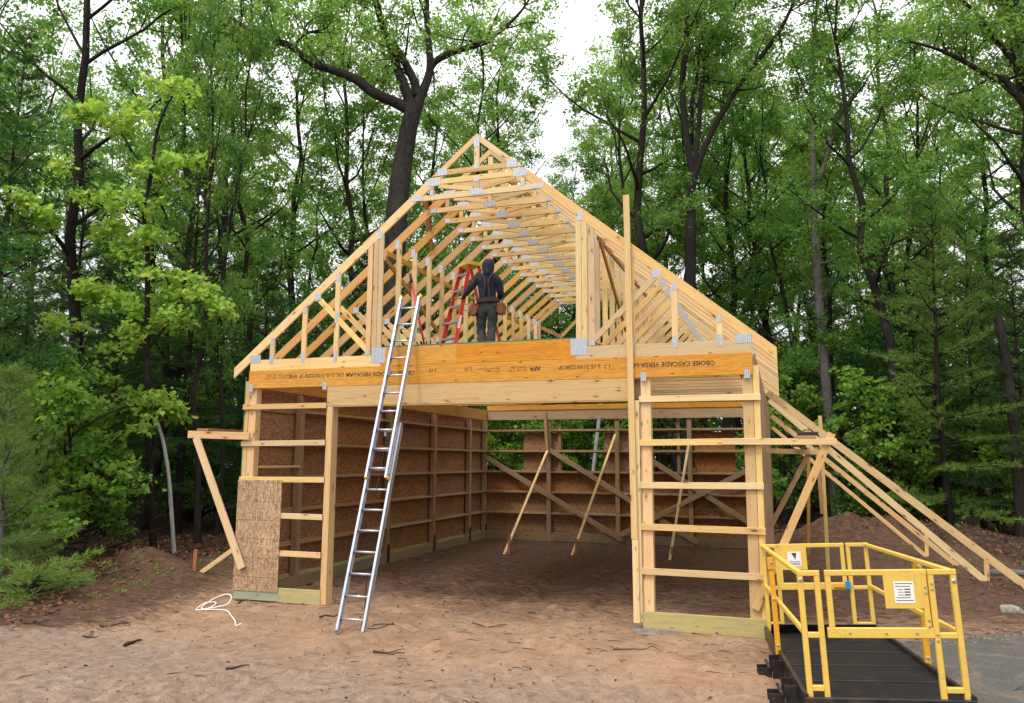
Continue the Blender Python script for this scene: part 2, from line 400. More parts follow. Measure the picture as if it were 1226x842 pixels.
# ------------------------------------------------------------------ ground
def _hash(ix, iy, seed):
    h = (ix.astype(np.int64) * 374761393 + iy.astype(np.int64) * 668265263 + seed * 974711) & 0x7fffffff
    h = ((h ^ (h >> 13)) * 1274126177) & 0x7fffffff
    return ((h ^ (h >> 16)) & 0xffff) / 65535.0
def vnoise(x, y, seed=0):
    x0 = np.floor(x); y0 = np.floor(y); fx = x - x0; fy = y - y0
    fx = fx * fx * (3 - 2 * fx); fy = fy * fy * (3 - 2 * fy)
    a = _hash(x0, y0, seed); b = _hash(x0 + 1, y0, seed); c = _hash(x0, y0 + 1, seed); d = _hash(x0 + 1, y0 + 1, seed)
    return (a * (1 - fx) + b * fx) * (1 - fy) + (c * (1 - fx) + d * fx) * fy
def fbm(x, y, seed=0, o=4):
    s = 0; a = 0.5
    for i in range(o):
        s = s + a * vnoise(x * 2 ** i, y * 2 ** i, seed + i * 17); a *= 0.5
    return s / (1 - 0.5 ** o)
def sstep(a, b, x):
    t = np.clip((x - a) / (b - a), 0, 1); return t * t * (3 - 2 * t)

PILES = [(-8.35, 2.4, 1.05, 0.7, 0.48), (-7.2, 1.9, 0.9, 0.6, 0.16), (5.6, 13.6, 1.3, 1.0, 0.55), (7.3, 14.3, 1.9, 1.1, 0.70), (9.4, 15.2, 1.7, 1.1, 0.45), (-9.6, 8.0, 1.6, 1.2, 0.3)]
def gheight(x, y):
    x = np.asarray(x, float); y = np.asarray(y, float)
    inside = sstep(-5.2, -4.4, x) * (1 - sstep(4.4, 5.2, x)) * sstep(-1.5, 0.3, y) * (1 - sstep(11.5, 12.3, y))
    big = (fbm(x * 0.13, y * 0.13, 5, 3) - 0.5) * 0.35
    far = sstep(14, 40, np.hypot(x, y - 4))
    z = big * (0.12 + 2.2 * far) * (1 - inside)
    z += (fbm(x * 0.9, y * 0.9, 9, 4) - 0.5) * 0.075 * (1 - 0.6 * inside)
    z += (fbm(x * 4.5, y * 3.2, 3, 4) - 0.5) * 0.045
    for px, py, rx, ry, h in PILES:
        d = ((x - px) / rx) ** 2 + ((y - py) / ry) ** 2
        z += h * np.exp(-d * 1.3) * (0.72 + 0.56 * fbm(x * 2.1, y * 2.1, 31, 4))
    loose = (1 - sstep(5, 9, y)) * sstep(-9, -6, x)
    for x0, k, ph in ((-1.9, 0.10, 0.0), (-0.35, 0.10, 0.4), (1.4, -0.05, 1.3), (-4.3, 0.22, 2.0)):
        cx = x0 + k * y + 0.25 * np.sin(y * 0.45 + ph); d = np.abs(x - cx)
        z += loose * (-0.030 * np.exp(-(d / 0.13) ** 2) + 0.020 * np.exp(-((d - 0.24) / 0.08) ** 2) + 0.010 * np.exp(-(d / 0.12) ** 2) * np.sin(y * 38 + x * 9))
    z += loose * 0.05 * sstep(0.63, 0.80, fbm(x * 3.1, y * 3.1, 55, 3)) * (0.4 + fbm(x * 9, y * 9, 61, 2))
    z -= loose * 0.035 * sstep(0.62, 0.78, fbm(x * 2.2, y * 3.6, 91, 2))
    # flat under the paved drive
    pav = sstep(0.0, 0.5, (x - 4.9)) * sstep(0.0, 0.5, 0.83 * (x - 6.36) - 1.11 * (y - 0.58) + 0.35)
    z = z * (1 - pav) + pav * (-0.012)
    return z
def gz(x, y): return float(gheight(np.array([x]), np.array([y]))[0])

def graded(a, b, lo, hi, step, grow=1.22):
    xs = list(np.arange(lo, hi + 1e-6, step)); s = step
    while xs[-1] < b: s *= grow; xs.append(xs[-1] + s)
    s = step
    while xs[0] > a: s *= grow; xs.insert(0, xs[0] - s)
    return np.array(xs)
gx = graded(-160, 160, -10.5, 10.5, 0.06); gy = graded(-40, 190, -6.2, 13.5, 0.06)
GX, GY = np.meshgrid(gx, gy); GZ = gheight(GX, GY)
nx, ny = len(gx), len(gy)
V = np.stack([GX.ravel(), GY.ravel(), GZ.ravel()], 1)
ii = (np.arange(ny - 1)[:, None] * nx + np.arange(nx - 1)[None, :]).ravel()
F = np.stack([ii, ii + 1, ii + 1 + nx, ii + nx], 1)

def mesh_np(name, V, F, smooth=False):
    me = bpy.data.meshes.new(name); k = F.shape[1]
    me.vertices.add(len(V)); me.vertices.foreach_set("co", np.asarray(V, np.float32).ravel())
    me.loops.add(F.size); me.loops.foreach_set("vertex_index", F.astype(np.int32).ravel())
    me.polygons.add(len(F)); me.polygons.foreach_set("loop_start", np.arange(0, F.size, k, dtype=np.int32))
    me.polygons.foreach_set("use_smooth", np.full(len(F), smooth))
    me.update(calc_edges=True); me.validate()
    return me
gme = mesh_np("ground", V, F, True)
def attr(me, name, vals):
    a = me.attributes.new(name, "FLOAT", "POINT"); a.data.foreach_set("value", np.asarray(vals, np.float32).ravel())
x, y = V[:, 0], V[:, 1]
wob = (fbm(x * 0.5, y * 0.5, 77, 4) - 0.5)
# forest floor: left of a line that runs back from the lower left, and everything behind the clearing
left_edge = -6.6 - 0.28 * (y + 2.2) + wob * 2.6
litter = 1 - sstep(-0.5, 0.7, x - left_edge)
litter = np.maximum(litter, sstep(14.0, 16.5, y + wob * 5))
litter = np.maximum(litter, sstep(0, 2.5, (x - 7.4) + wob * 4 - 0.12 * (9 - y)) * sstep(2.2, 5.0, y + wob * 3) * 0.75)
attr(gme, "litter", np.clip(litter, 0, 1))
dark = sstep(-2.6, 5.5, y + wob * 5 + 0.12 * x) * 0.72 * sstep(-6, -3.5, x + wob * 2)  # shade in and before the garage painted into the dirt, deepening toward the back
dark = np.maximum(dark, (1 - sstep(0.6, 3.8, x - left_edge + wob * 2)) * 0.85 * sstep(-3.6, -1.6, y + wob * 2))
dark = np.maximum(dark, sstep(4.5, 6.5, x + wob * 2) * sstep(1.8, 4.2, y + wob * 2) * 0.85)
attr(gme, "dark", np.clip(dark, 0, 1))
grey = 1 - sstep(-4.0, -2.2, y + wob * 2.0 + 0.1 * (x - 1))
attr(gme, "grey", grey)

def ground_mat():
    t = NT("bare_dirt"); co = t.objc()
    A = lambda n: t.n("ShaderNodeAttribute", attribute_name=n).outputs["Fac"]
    n1 = t.noise(co, 0.9, 5, 0.6).outputs[0]; n2 = t.noise(co, 7.0, 6, 0.68, 0.4).outputs[0]; n3 = t.noise(co, 55, 4, 0.7).outputs[0]; n4 = t.noise(t.mapping(co, (2.0, 9.0, 4), (0, 0, 0), (0, 0, 0.25)), 1.6, 5, 0.65).outputs[0]
    sand = t.ramp(t.math("ADD", t.math("MULTIPLY", n1, 0.5), t.math("MULTIPLY", n2, 0.5)), [(0.30, (0.145, 0.085, 0.05)), (0.5, (0.305, 0.188, 0.114)), (0.72, (0.42, 0.278, 0.176))])
    g = t.ramp(n2, [(0.3, (0.105, 0.076, 0.060)), (0.7, (0.31, 0.235, 0.18))])
    col = t.mix(t.math("MULTIPLY", A("grey"), t.ramp(n1, [(0.3, 0.45), (0.65, 0.9)])), sand, g)
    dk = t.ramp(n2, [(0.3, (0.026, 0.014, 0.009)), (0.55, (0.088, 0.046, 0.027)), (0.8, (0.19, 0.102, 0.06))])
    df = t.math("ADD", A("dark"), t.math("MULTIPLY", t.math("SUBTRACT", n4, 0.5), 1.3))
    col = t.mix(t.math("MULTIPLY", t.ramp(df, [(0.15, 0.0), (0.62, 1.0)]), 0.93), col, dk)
    # dark scuffs, damp specks and bits of bark over the sand
    sc = t.math("MULTIPLY", t.ramp(n4, [(0.60, 0.0), (0.70, 1.0)]), t.ramp(n2, [(0.45, 0.0), (0.6, 0.7)]))
    col = t.mix(sc, col, (0.10, 0.065, 0.047))
    vo = t.n("ShaderNodeTexVoronoi", Vector=t.mapping(co, (1, 2.2, 1)), Scale=13.0)
    sel = t.math("GREATER_THAN", t.n("ShaderNodeSeparateColor", Color=vo.outputs["Color"]).outputs[0], 0.80)
    col = t.mix(t.math("MULTIPLY", sel, t.ramp(vo.outputs["Distance"], [(0.13, 0.75), (0.3, 0.0)])), col, (0.055, 0.036, 0.026))
    # forest floor
    v2 = t.n("ShaderNodeTexVoronoi", Vector=co, Scale=16.0)
    lf = t.ramp(t.n("ShaderNodeSeparateColor", Color=v2.outputs["Color"]).outputs[0], [(0.0, (0.012, 0.008, 0.006)), (0.4, (0.045, 0.022, 0.013)), (0.75, (0.10, 0.045, 0.022)), (1.0, (0.17, 0.09, 0.05))])
    lf = t.mix(t.ramp(n2, [(0.35, 0.0), (0.65, 0.65)]), lf, (0.028, 0.020, 0.014))
    li = t.math("ADD", A("litter"), t.math("MULTIPLY", t.math("SUBTRACT", n2, 0.5), 1.2))
    col = t.mix(t.ramp(li, [(0.35, 0.0), (0.6, 1.0)]), col, lf)
    col = t.mix(1.0, col, t.ramp(n3, [(0.28, 0.68), (0.72, 1.18)]), "MULTIPLY")
    h = t.math("ADD", t.math("ADD", t.math("MULTIPLY", n2, 0.9), t.math("MULTIPLY", n3, 0.28)), t.math("MULTIPLY", n4, 0.5))
    return t.bsdf(col, 0.92, t.bump(h, 0.7, 0.035), spec=0.2)
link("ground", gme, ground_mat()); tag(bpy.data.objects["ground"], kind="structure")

def asphalt_mat():
    t = NT("worn_asphalt"); co = t.objc()
    n1 = t.noise(co, 1.1, 5, 0.6).outputs[0]; n2 = t.noise(co, 70, 3, 0.7).outputs[0]; n3 = t.noise(co, 6, 5, 0.65).outputs[0]
    c = t.ramp(n2, [(0.3, (0.035, 0.034, 0.030)), (0.55, (0.085, 0.082, 0.07)), (0.75, (0.16, 0.152, 0.132))])
    c = t.mix(t.ramp(n1, [(0.45, 0.0), (0.75, 0.45)]), c, (0.13, 0.105, 0.08))
    c = t.mix(t.ramp(n3, [(0.58, 0.0), (0.68, 0.6)]), c, (0.05, 0.038, 0.028))
    c = t.mix(t.ramp(t.noise(co, 2.3, 6, 0.7).outputs[0], [(0.50, 0.0), (0.62, 0.7)]), c, (0.17, 0.125, 0.09))
    return t.bsdf(c, 0.88, t.bump(n2, 0.5, 0.008), spec=0.25)
def paving():
    rng = np.random.default_rng(4)
    edge = []
    for i in range(60):
        f = i / 59; X = 5.05 + f * 30; Yb = 0.58 + (X - 6.36) * (0.83 / 1.11 if X < 9 else 0.83 / 1.11)
        if X > 9: Yb = 0.58 + 2.64 * 0.7477 + (X - 9) * 0.15
        edge.append((X, Yb + rng.normal(0, 0.035)))
    lf = [(5.02 + rng.normal(0, 0.05) + 0.03 * k, -0.45 - k * 0.35) for k in range(0, 90)]
    pts = edge + [(35, -32)] + lf[::-1]
    me = bpy.data.meshes.new("driveway"); bm = bmesh.new()
    f = bm.faces.new([bm.verts.new((a, b, 0.022)) for a, b in pts])
    bmesh.ops.triangulate(bm, faces=[f]); bmesh.ops.recalc_face_normals(bm, faces=bm.faces)
    for q in bm.faces:
        if q.normal.z < 0: q.normal_flip()
    bm.to_mesh(me); bm.free()
    tag(link("driveway", me, asphalt_mat()), kind="structure")
paving()

# ------------------------------------------------------------------ garage frame
GA = empty("garage_frame", (0, 0, 0))
tag(GA, "unfinished pale timber garage with open attic roof trusses and bare stud walls", "garage frame")
L_, W_, I_, PW = M["lumber"], M["lumber_warm"], M["inner_wood"], M["post_wood"]
HW = 4.12; LEN = 11.3
GZS = (0.78, 1.38, 1.97, 2.57, 3.18)

# -- front face
for x0, x1, zt in ((-4.12, -3.98, 3.488), (-2.60, -2.462, 3.168), (2.57, 2.71, 3.488), (3.98, 4.12, 3.488)):
    BX("post", (x0, 0.002, 0.0), (x1, 0.142, zt), L_, GA)
BX("corner_board", (-4.205, -0.001, 0.24), (-4.124, 0.14, 3.62), L_, GA)
BX("corner_board", (4.124, -0.001, 0.05), (4.205, 0.14, 3.62), L_, GA)
BX("jamb_board", (-2.562, -0.04, 0.02), (-2.464, 0.0, 3.166), L_, GA)
BX("jamb_board", (2.555, -0.002, 0.26), (2.566, 0.14, 3.168), L_, GA)
for i, z in enumerate(GZS):
    dz = random.uniform(-.012, .012)
    B("girt", (-4.215, -0.022, z + dz), (-2.566 + random.uniform(-.0, .03) * (i > 0) - .03, -0.022, z - dz * .4), 0.089, 0.038, L_, GA)
    B("girt", (2.552, -0.022, z + dz), (4.215, -0.022, z - dz * .5), 0.089, 0.038, L_, GA)
BX("skirt_board", (-3.34, -0.045, 0.01), (-2.567, -0.002, 0.235), M["treated"], GA)
BX("skirt_board", (-4.22, -0.043, 0.02), (-3.345, -0.002, 0.235), M["treated_blue"], GA)
BX("skirt_board", (2.56, -0.045, 0.0), (4.19, -0.002, 0.24), M["treated"], GA)
o = MB().box((-4.22, -0.058, 0.165), (-3.36, -0.0445, 1.955), ch=0.001).build("sheathing_panel", M["osb_face"], GA)
lv = BX("header_beam", (-4.12, -0.04, 3.492), (4.12, 0.0, 3.793), M["lvl"], GA)
BX("header_board", (-2.575, -0.038, 3.172), (2.47, 0.0, 3.489), L_, GA)
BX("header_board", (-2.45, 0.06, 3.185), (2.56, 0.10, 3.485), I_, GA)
BX("header_soffit", (-2.455, -0.034, 3.155), (2.46, 0.10, 3.169), L_, GA)
for x in (-4.07, -2.63, 2.62, 4.05):
    BX("tie_plate", (x - .04, -0.044, 3.44), (x + .04, -0.0405, 3.56), M["galv"], GA)
B("blocking", (-4.02, 0.15, 2.17), (-4.02, 1.385, 2.17), 0.038, 0.09, L_, GA)

def stamp(txt, x, z, size, w=0.0):
    """mill lettering printed on the beam, which was hung upside down"""
    cu = bpy.data.curves.new("mill_stamp", "FONT"); cu.body = txt; cu.size = size; cu.offset = w; cu.resolution_u = 2
    tmp = bpy.data.objects.new("mill_stamp", cu); COL.objects.link(tmp)
    dg = bpy.context.evaluated_depsgraph_get()
    me = bpy.data.meshes.new_from_object(tmp.evaluated_get(dg)); bpy.data.objects.remove(tmp)
    # lying text -> upright facing -Y, then turned by half a turn in its own plane
    me.transform(Matrix.Translation((x, -0.0412, z)) @ Matrix.Rotation(math.pi, 4, "Y") @ Matrix.Rotation(math.pi / 2, 4, "X"))
    me.materials.clear()
    link("mill_stamp", me, M["ink"], lv)
stamp("\u00aeBOISE CASCADE VERSA-LAM", 3.62, 3.70, 0.092, 0.0022)
stamp("1.7  2.1E-3100/2250 SP", 2.15, 3.70, 0.085, 0.0012)
stamp("APA", 1.08, 3.70, 0.092, 0.003)
stamp("PLANT 1066", 0.86, 3.715, 0.05); stamp("ESR 1040  CCMC", 0.86, 3.665, 0.04)
stamp("APA EWS PRODUCT", 0.44, 3.71, 0.042); stamp("12/04 14:27 A2", 0.44, 3.665, 0.042)
stamp("2.1E", -0.02, 3.72, 0.075, 0.0008); stamp("2.1E", -0.62, 3.72, 0.075, 0.0008)
stamp("\u00aeBOISE CASCADE VERSA-LAM", -1.0, 3.70, 0.092, 0.0022)
stamp("LVL 2.1E-3100/2250 SP APA", -2.28, 3.705, 0.09, 0.0015)
stamp("PLANT 1066  ESR 1040", -3.27, 3.715, 0.05); stamp("12/04 14:27 A2  CCMC 12472", -3.27, 3.665, 0.04)

# -- left wall
LY = (0.07, 1.45, 5.0, 7.5, 9.95, 11.23)
for k, yy in enumerate(LY[1:]):
    p = BX("post", (-4.12, yy - 0.06, -0.02), (-3.99, yy + 0.06, 3.488), PW, GA)
    if k: BX("post_bracket", (-3.988, yy - 0.065, 0.02), (-3.982, yy + 0.065, 0.42), M["steel_dark"], p)
for k in range(5):
    y0, y1 = LY[k] + (0.08 if k == 0 else 0), LY[k + 1]
    for z in GZS:
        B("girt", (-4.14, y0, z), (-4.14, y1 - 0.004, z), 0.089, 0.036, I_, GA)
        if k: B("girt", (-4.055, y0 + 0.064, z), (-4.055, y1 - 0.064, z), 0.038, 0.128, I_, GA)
    BX("skirt_board", (-4.158, y0, 0.0), (-4.122, y1 - 0.004, 0.24), M["treated"], GA)
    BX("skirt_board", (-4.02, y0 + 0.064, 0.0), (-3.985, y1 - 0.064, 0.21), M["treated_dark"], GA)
ys = [0.0, 2.44, 4.88, 7.32, 9.76, 11.34]
for k in range(5):
    for z0, z1 in ((0.2, 1.42), (1.425, 2.64), (2.645, 3.6)):
        MB().box((-4.176, ys[k] + .002, z0), (-4.162, ys[k + 1] - .002, z1), ch=0.001).build("sheathing_panel", M["osb"], GA)
BX("wall_edge_trim", (-4.222, 0.0, 0.24), (-4.208, 0.02, 3.7), M["osb_green"], GA)
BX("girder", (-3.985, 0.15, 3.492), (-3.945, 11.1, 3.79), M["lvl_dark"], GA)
BX("girder", (-4.16, 0.15, 3.62), (-4.122, 11.34, 3.79), M["lumber"], GA)
# -- right wall
for yy in LY[1:]:
    BX("post", (3.99, yy - 0.06, -0.02), (4.12, yy + 0.06, 3.488), PW, GA)
for k in range(5):
    y0, y1 = LY[k] + (0.08 if k == 0 else 0), LY[k + 1]
    for z in GZS:
        B("girt", (4.14, y0, z), (4.14, y1 - 0.004, z), 0.089, 0.036, I_, GA)
    BX("skirt_board", (4.122, y0, 0.0), (4.158, y1 - 0.004, 0.24), M["treated"], GA)
    for z0, z1 in ((0.2, 1.42), (1.425, 2.64), (2.645, 3.7)):
        MB().box((4.162, ys[k] + .145 * (k == 0) + .002, z0), (4.176, ys[k + 1] - .002, z1), ch=0.001).build("sheathing_panel", M["osb_out"], GA)
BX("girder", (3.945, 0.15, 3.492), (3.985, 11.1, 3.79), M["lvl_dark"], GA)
BX("girder", (4.122, 0.15, 3.62), (4.16, 11.34, 3.79), M["lumber"], GA)
# -- back wall
BXS = (-4.05, -2.03, 0.0, 2.03, 4.05)
for xx in BXS[1:-1]:
    BX("post", (xx - 0.06, 11.16, -0.02), (xx + 0.06, 11.30, 3.488), PW, GA)
for k in range(4):
    for z in GZS:
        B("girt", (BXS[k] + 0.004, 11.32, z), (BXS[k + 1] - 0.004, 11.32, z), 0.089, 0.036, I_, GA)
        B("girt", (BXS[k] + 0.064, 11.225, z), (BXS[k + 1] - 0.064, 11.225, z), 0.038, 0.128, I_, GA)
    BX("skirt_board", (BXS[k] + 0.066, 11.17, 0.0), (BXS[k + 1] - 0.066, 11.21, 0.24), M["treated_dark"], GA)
    for z0, z1 in ((0.2, 1.40), (1.405, 1.985)):
        MB().box((BXS[k] + .001, 11.342, z0), (BXS[k + 1] - .001, 11.355, z1), ch=0.001).build("sheathing_panel", M["osb"], GA)
for x0, x1 in ((-2.86, -1.65), (-0.41, 0.80), (2.14, 3.24)):
    MB().box((x0, 11.342, 1.99), (x1, 11.355, 3.11), ch=0.001).build("sheathing_panel", M["osb"], GA)
for xx in (-1.72, 1.72):
    B("wall_stud", (xx, 11.27, 2.0), (xx, 11.27, 3.49), 0.089, 0.038, I_, GA, side=(1, 0, 0))
BX("girder", (-3.94, 11.12, 3.50), (3.94, 11.158, 3.78), M["inner_wood"], GA)
BX("subfloor", (-1.61, 0.03, 4.108), (1.61, 9.05, 4.130), M["osb_green"], GA)

# -- roof trusses
SL = 0.825; RZ = 7.53; AN = math.atan(SL); CA = math.cos(AN)
RN = lambda s: (s * math.sin(AN), 0, math.cos(AN))       # normal of the rafter on side s
def under(x, d=0.14): return RZ - SL * abs(x) - d / CA
YC = 0.019
def add_truss(y, front):
    r = empty("roof_truss", (0, y, 0), 0, GA)
    T = 0.036
    def mem(n, a, b, w, mat=None, pl=(None, None), t=T, side=None):
        m = MB().board((a[0], YC, a[1]), (b[0], YC, b[1]), w, t, side, plumb=pl)
        return m.build(n, mat or L_, r)
    def plate(x, z, w, h):
        c = 0.004
        return MB().box((x - w / 2, -0.003, z - h / 2), (x + w / 2, 0.0006, z + h / 2), ch=0.0005).build("connector_plate", M["galv"], r)
    for s in (-1, 1):
        zc = lambda x, d=0.14: RZ - SL * abs(x) - d / 2 / CA
        xt = (RZ - 6.865 - 0.07 / CA) / SL
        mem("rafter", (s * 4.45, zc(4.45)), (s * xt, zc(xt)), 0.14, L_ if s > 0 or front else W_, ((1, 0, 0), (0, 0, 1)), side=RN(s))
        xb = (RZ - 6.887 - 0.0445 / CA) / SL
        mem("cap_rafter", (s * xb, zc(xb, .089)), (s * 0.0006, zc(0.0006, .089)), 0.089, None, ((0, 0, 1), (1, 0, 0)), side=RN(s))
        mem("bottom_chord", (s * HW, 3.888), (s * 1.625, 3.888), 0.184)
        if front:
            for xx in (1.668, 1.757): mem("kneewall_stud", (s * xx, 3.985), (s * xx, under(xx) - 0.001), 0.085, None, (None, RN(s)), side=(1, 0, 0))
        else:
            mem("kneewall_stud", (s * 1.67, 3.985), (s * 1.67, under(1.67) - 0.001), 0.089, None, (None, RN(s)), side=(1, 0, 0))
        mem("diagonal_web", (s * 1.86, 4.045), (s * 2.80, under(2.80) - 0.085), 0.089, None, ((0, 0, 1) if 0 else None, RN(s)), t=0.031)
        if front:
            mem("gable_stud", (s * 1.865, 3.985), (s * 1.865, under(1.865) - 0.002), 0.089, None, (None, RN(s)), t=0.033, side=(1, 0, 0))
            for xx in (3.08, 3.70):
                mem("gable_stud", (s * xx, 3.985), (s * xx, under(xx) - 0.001), 0.089, None, (None, RN(s)), side=(1, 0, 0))
            mem("gable_stud", (s * 2.46, 3.985), (s * 2.46, under(2.46) - 0.001), 0.089, None, (None, RN(s)), t=0.038, side=(1, 0, 0))
        mem("tie_web", (s * 0.66, 6.715), (s * 0.06, 6.608), 0.07, None, t=0.032)
        mem("tie_web", (s * 0.78, 6.578), (s * 0.78, under(0.78) - 0.001), 0.07, None, (None, RN(s)), t=0.034, side=(1, 0, 0))
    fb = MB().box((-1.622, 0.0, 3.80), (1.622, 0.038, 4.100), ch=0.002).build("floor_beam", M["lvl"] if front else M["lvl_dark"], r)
    xc = (RZ - 0.14 / CA - 6.53) / SL
    mem("ceiling_tie", (-xc, 6.53), (xc, 6.53), 0.089, None, (RN(-1), RN(1)))
    xf = (RZ - 0.14 / CA - 6.785) / SL
    mem("flat_chord", (-xf, 6.785), (xf, 6.785), 0.089, None, (RN(-1), RN(1)))
    xk = (RZ - 0.089 / CA - 6.932) / SL
    mem("cap_tie", (-xk, 6.932), (xk, 6.932), 0.086, None, (RN(-1), RN(1)))
    mem("king_post", (0, 6.978), (0, 7.372), 0.085, side=(1, 0, 0))
    mem("tie_web", (0, 6.578), (0, 6.737), 0.089, t=0.036, side=(1, 0, 0))
    for s in (-1, 1):
        plate(s * 1.03, 6.535, 0.19 if front else 0.11, 0.075); plate(s * 0.74, 6.79, 0.22, 0.13); plate(s * 1.695, 5.99, 0.075, 0.15)
        plate(s * 2.83, 5.01, 0.11, 0.11); plate(s * 4.02, 4.0, 0.21, 0.13)
        if front:
            plate(s * 1.665, 3.975, 0.25, 0.25); plate(s * 0.6, 6.945, 0.17, 0.12); plate(s * 1.87, 4.03, 0.06, 0.08)
            for xx in (2.46, 3.08, 3.70):
                plate(s * xx, 3.99, 0.07, 0.17); plate(s * xx, under(xx) + 0.0, 0.06, 0.12)
            plate(s * 0.78, 6.61, 0.06, 0.09); plate(s * 2.46, 4.64, 0.05, 0.16)
    plate(0, 6.555, 0.22, 0.1)
    if front:
        plate(0, 7.38, 0.10, 0.16); plate(0, 6.965, 0.08, 0.07); plate(0, 6.75, 0.09, 0.06)
    return r
def copy_truss(src, y):
    r = src.copy(); COL.objects.link(r); r.location = (0, y, 0); r.parent = GA
    for ch in list(src.children):
        c = ch.copy(); COL.objects.link(c); c.parent = r
    return r
add_truss(-0.019, True)
protos = [add_truss(0.62, False), add_truss(1.24, False), add_truss(1.86, False)]
for k in range(4, 15):
    copy_truss(protos[k % 3], 0.62 * k - 0.019)
copy_truss(protos[1], 9.0)
# attic bracing, running back along the knee walls
bw = M["brown_wood"]
B("attic_brace", (-1.80, 0.42, 5.80), (-1.80, 8.0, 5.80), 0.089, 0.034, W_, GA)
B("attic_brace", (-1.84, 0.45, 5.72), (-1.84, 2.7, 4.8), 0.089, 0.034, bw, GA)
B("attic_brace", (1.80, 0.75, 5.86), (1.80, 6.0, 5.86), 0.089, 0.034, bw, GA)
B("attic_brace", (1.84, 0.7, 5.8), (1.84, 3.0, 4.6), 0.089, 0.034, bw, GA)
B("attic_brace", (0.20, 0.62, 7.05), (0.20, 3.2, 7.2), 0.089, 0.034, bw, GA)
B("attic_brace", (-1.05, 0.3, RZ - SL * 1.02 + .03), (-1.75, 2.2, RZ - SL * 1.7 + .03), 0.12, 0.034, bw, GA, side=RN(-1))
B("roof_brace", (0.95, 2.2, RZ - SL * 0.95 + 0.075), (2.1, 2.2, RZ - SL * 2.1 + 0.075), 0.034, 0.089, W_, GA, side=RN(1))
B("attic_brace", (1.86, 0.06, 4.02), (1.95, 0.9, 4.02), 0.06, 0.09, bw, GA)
BX("girder", (-3.94, 11.10, 3.785), (3.94, 11.14, 3.93), M["lvl"], GA)
B("attic_brace", (-1.70, 9.06, 5.93), (-1.02, 9.06, 5.59), 0.089, 0.034, bw, GA)
B("attic_brace", (-1.12, 9.098, 5.58), (-0.20, 9.098, 6.47), 0.089, 0.034, L_, GA)
# braces nailed across the inside of the back wall
for a, b, yy in (((-3.95, 2.38), (0.14, 0.10), 11.14), ((-1.98, 2.61), (2.2, 0.10), 11.14), ((0.35, 2.72), (3.9, 0.46), 11.14), ((0.08, 0.25), (3.9, 2.25), 11.095), ):
    B("wall_brace", (a[0], yy, a[1]), (b[0], yy, b[1]), 0.14, 0.036, I_, GA)
B("wall_brace", (-2.12, 11.08, 3.75), (-2.04, 11.08, 2.45), 0.089, 0.038, I_, GA, side=(1, 0, 0))
# ------------------------------------------------------------------ loose things
def put(name, mb, mat, root):
    """part built in world coordinates under an unrotated root"""
    o = mb.build(name, mat, root); o.location = -Vector(root.location); return o
def thing(name, loc, label, cat, group=None, rot=(0, 0, 0)):
    o = empty(name, loc); o.rotation_euler = rot
    return tag(o, label, cat, group)
def lone(name, mb, mat, label, cat, group=None):
    """a thing that is one mesh; its origin is moved to its own base"""
    zs = [v[2] for v in mb.v]; lo = min(zs); b = [v for v in mb.v if v[2] < lo + 0.05]
    c = Vector((sum(v[0] for v in b) / len(b), sum(v[1] for v in b) / len(b), lo))
    mb.v = [Vector(v) - c for v in mb.v]
    return tag(mb.build(name, mat, None, c), label, cat, group)

# tall upright nailed to the opening, and the short one that backs it
lone("upright_board", MB().board((2.462, -0.062, 1.22), (2.415, -0.062, 6.22), 0.089, 0.038, side=(1, 0, 0)), L_,
     "tall pale board nailed upright beside the opening, rising far above the beam", "board")
lone("upright_board", MB().board((2.512, -0.020, 0.10), (2.508, -0.020, 3.165), 0.082, 0.036, side=(1, 0, 0)).board((2.475, -0.0605, 0.09), (2.470, -0.0605, 1.214), 0.086, 0.034, side=(1, 0, 0)), L_,
     "narrow pale board standing on the footing beside the wide opening", "board")

# ---- scaffold brackets
def bracket(loc, board, leg, label, mat2=None):
    t = thing("scaffold_bracket", loc, label, "scaffold bracket", "scaffold brackets on the walls")
    put("bracket_arm", MB().board(*board), L_, t)
    put("diagonal_leg", MB().board(*leg), mat2 or L_, t)
    return t
bracket((-4.1, -0.09, 0.5), ((-5.29, -0.068, 2.72), (-4.03, -0.068, 2.685), 0.125, 0.038), ((-5.09, -0.108, 2.66), (-4.02, -0.108, 0.52), 0.13, 0.036, (1, 0, 0.5)),
        "timber bracket beside the strand board panel, wide leg across the panel")
bracket((4.1, -0.05, 0.4), ((3.70, -0.068, 2.573), (5.15, -0.068, 2.565), 0.085, 0.038), ((5.10, -0.03, 2.68), (4.05, -0.03, 0.36), 0.10, 0.036, (1, 0, -0.5)),
        "timber bracket above the yellow guard rails, leg slanting to the corner post")
bracket((4.2, 4.0, 1.4), ((4.19, 4.0, 2.50), (5.15, 4.0, 2.47), 0.089, 0.038), ((4.92, 4.04, 2.45), (4.22, 4.04, 1.15), 0.089, 0.036, (1, 0, -0.5)),
        "rear timber bracket on the sheathed side wall", M["inner_wood"])
lone("scaffold_plank", MB().box((-5.16, -0.02, 2.785), (-4.92, 2.5, 2.823)), M["brown_wood"], "brown plank lying on the bracket arm next to the strand board panel", "plank")
lone("scaffold_plank", MB().box((4.66, -0.09, 2.612), (4.90, 6.4, 2.650)), M["inner_wood"], "weathered plank resting on the brackets of the sheathed side wall", "plank")
t = thing("tool_box", (4.80, -0.02, 2.65), "small black tool case on the plank above the guard rails", "tool case")
put("body", MB().box((4.67, -0.08, 2.652), (4.93, 0.12, 2.70), ch=0.01), M["black_plastic"], t)
put("handle", MB().tube([(4.74, -0.07, 2.70), (4.75, -0.07, 2.722), (4.85, -0.07, 2.722), (4.86, -0.07, 2.70)], 0.008, 6), M["black_plastic"], t)

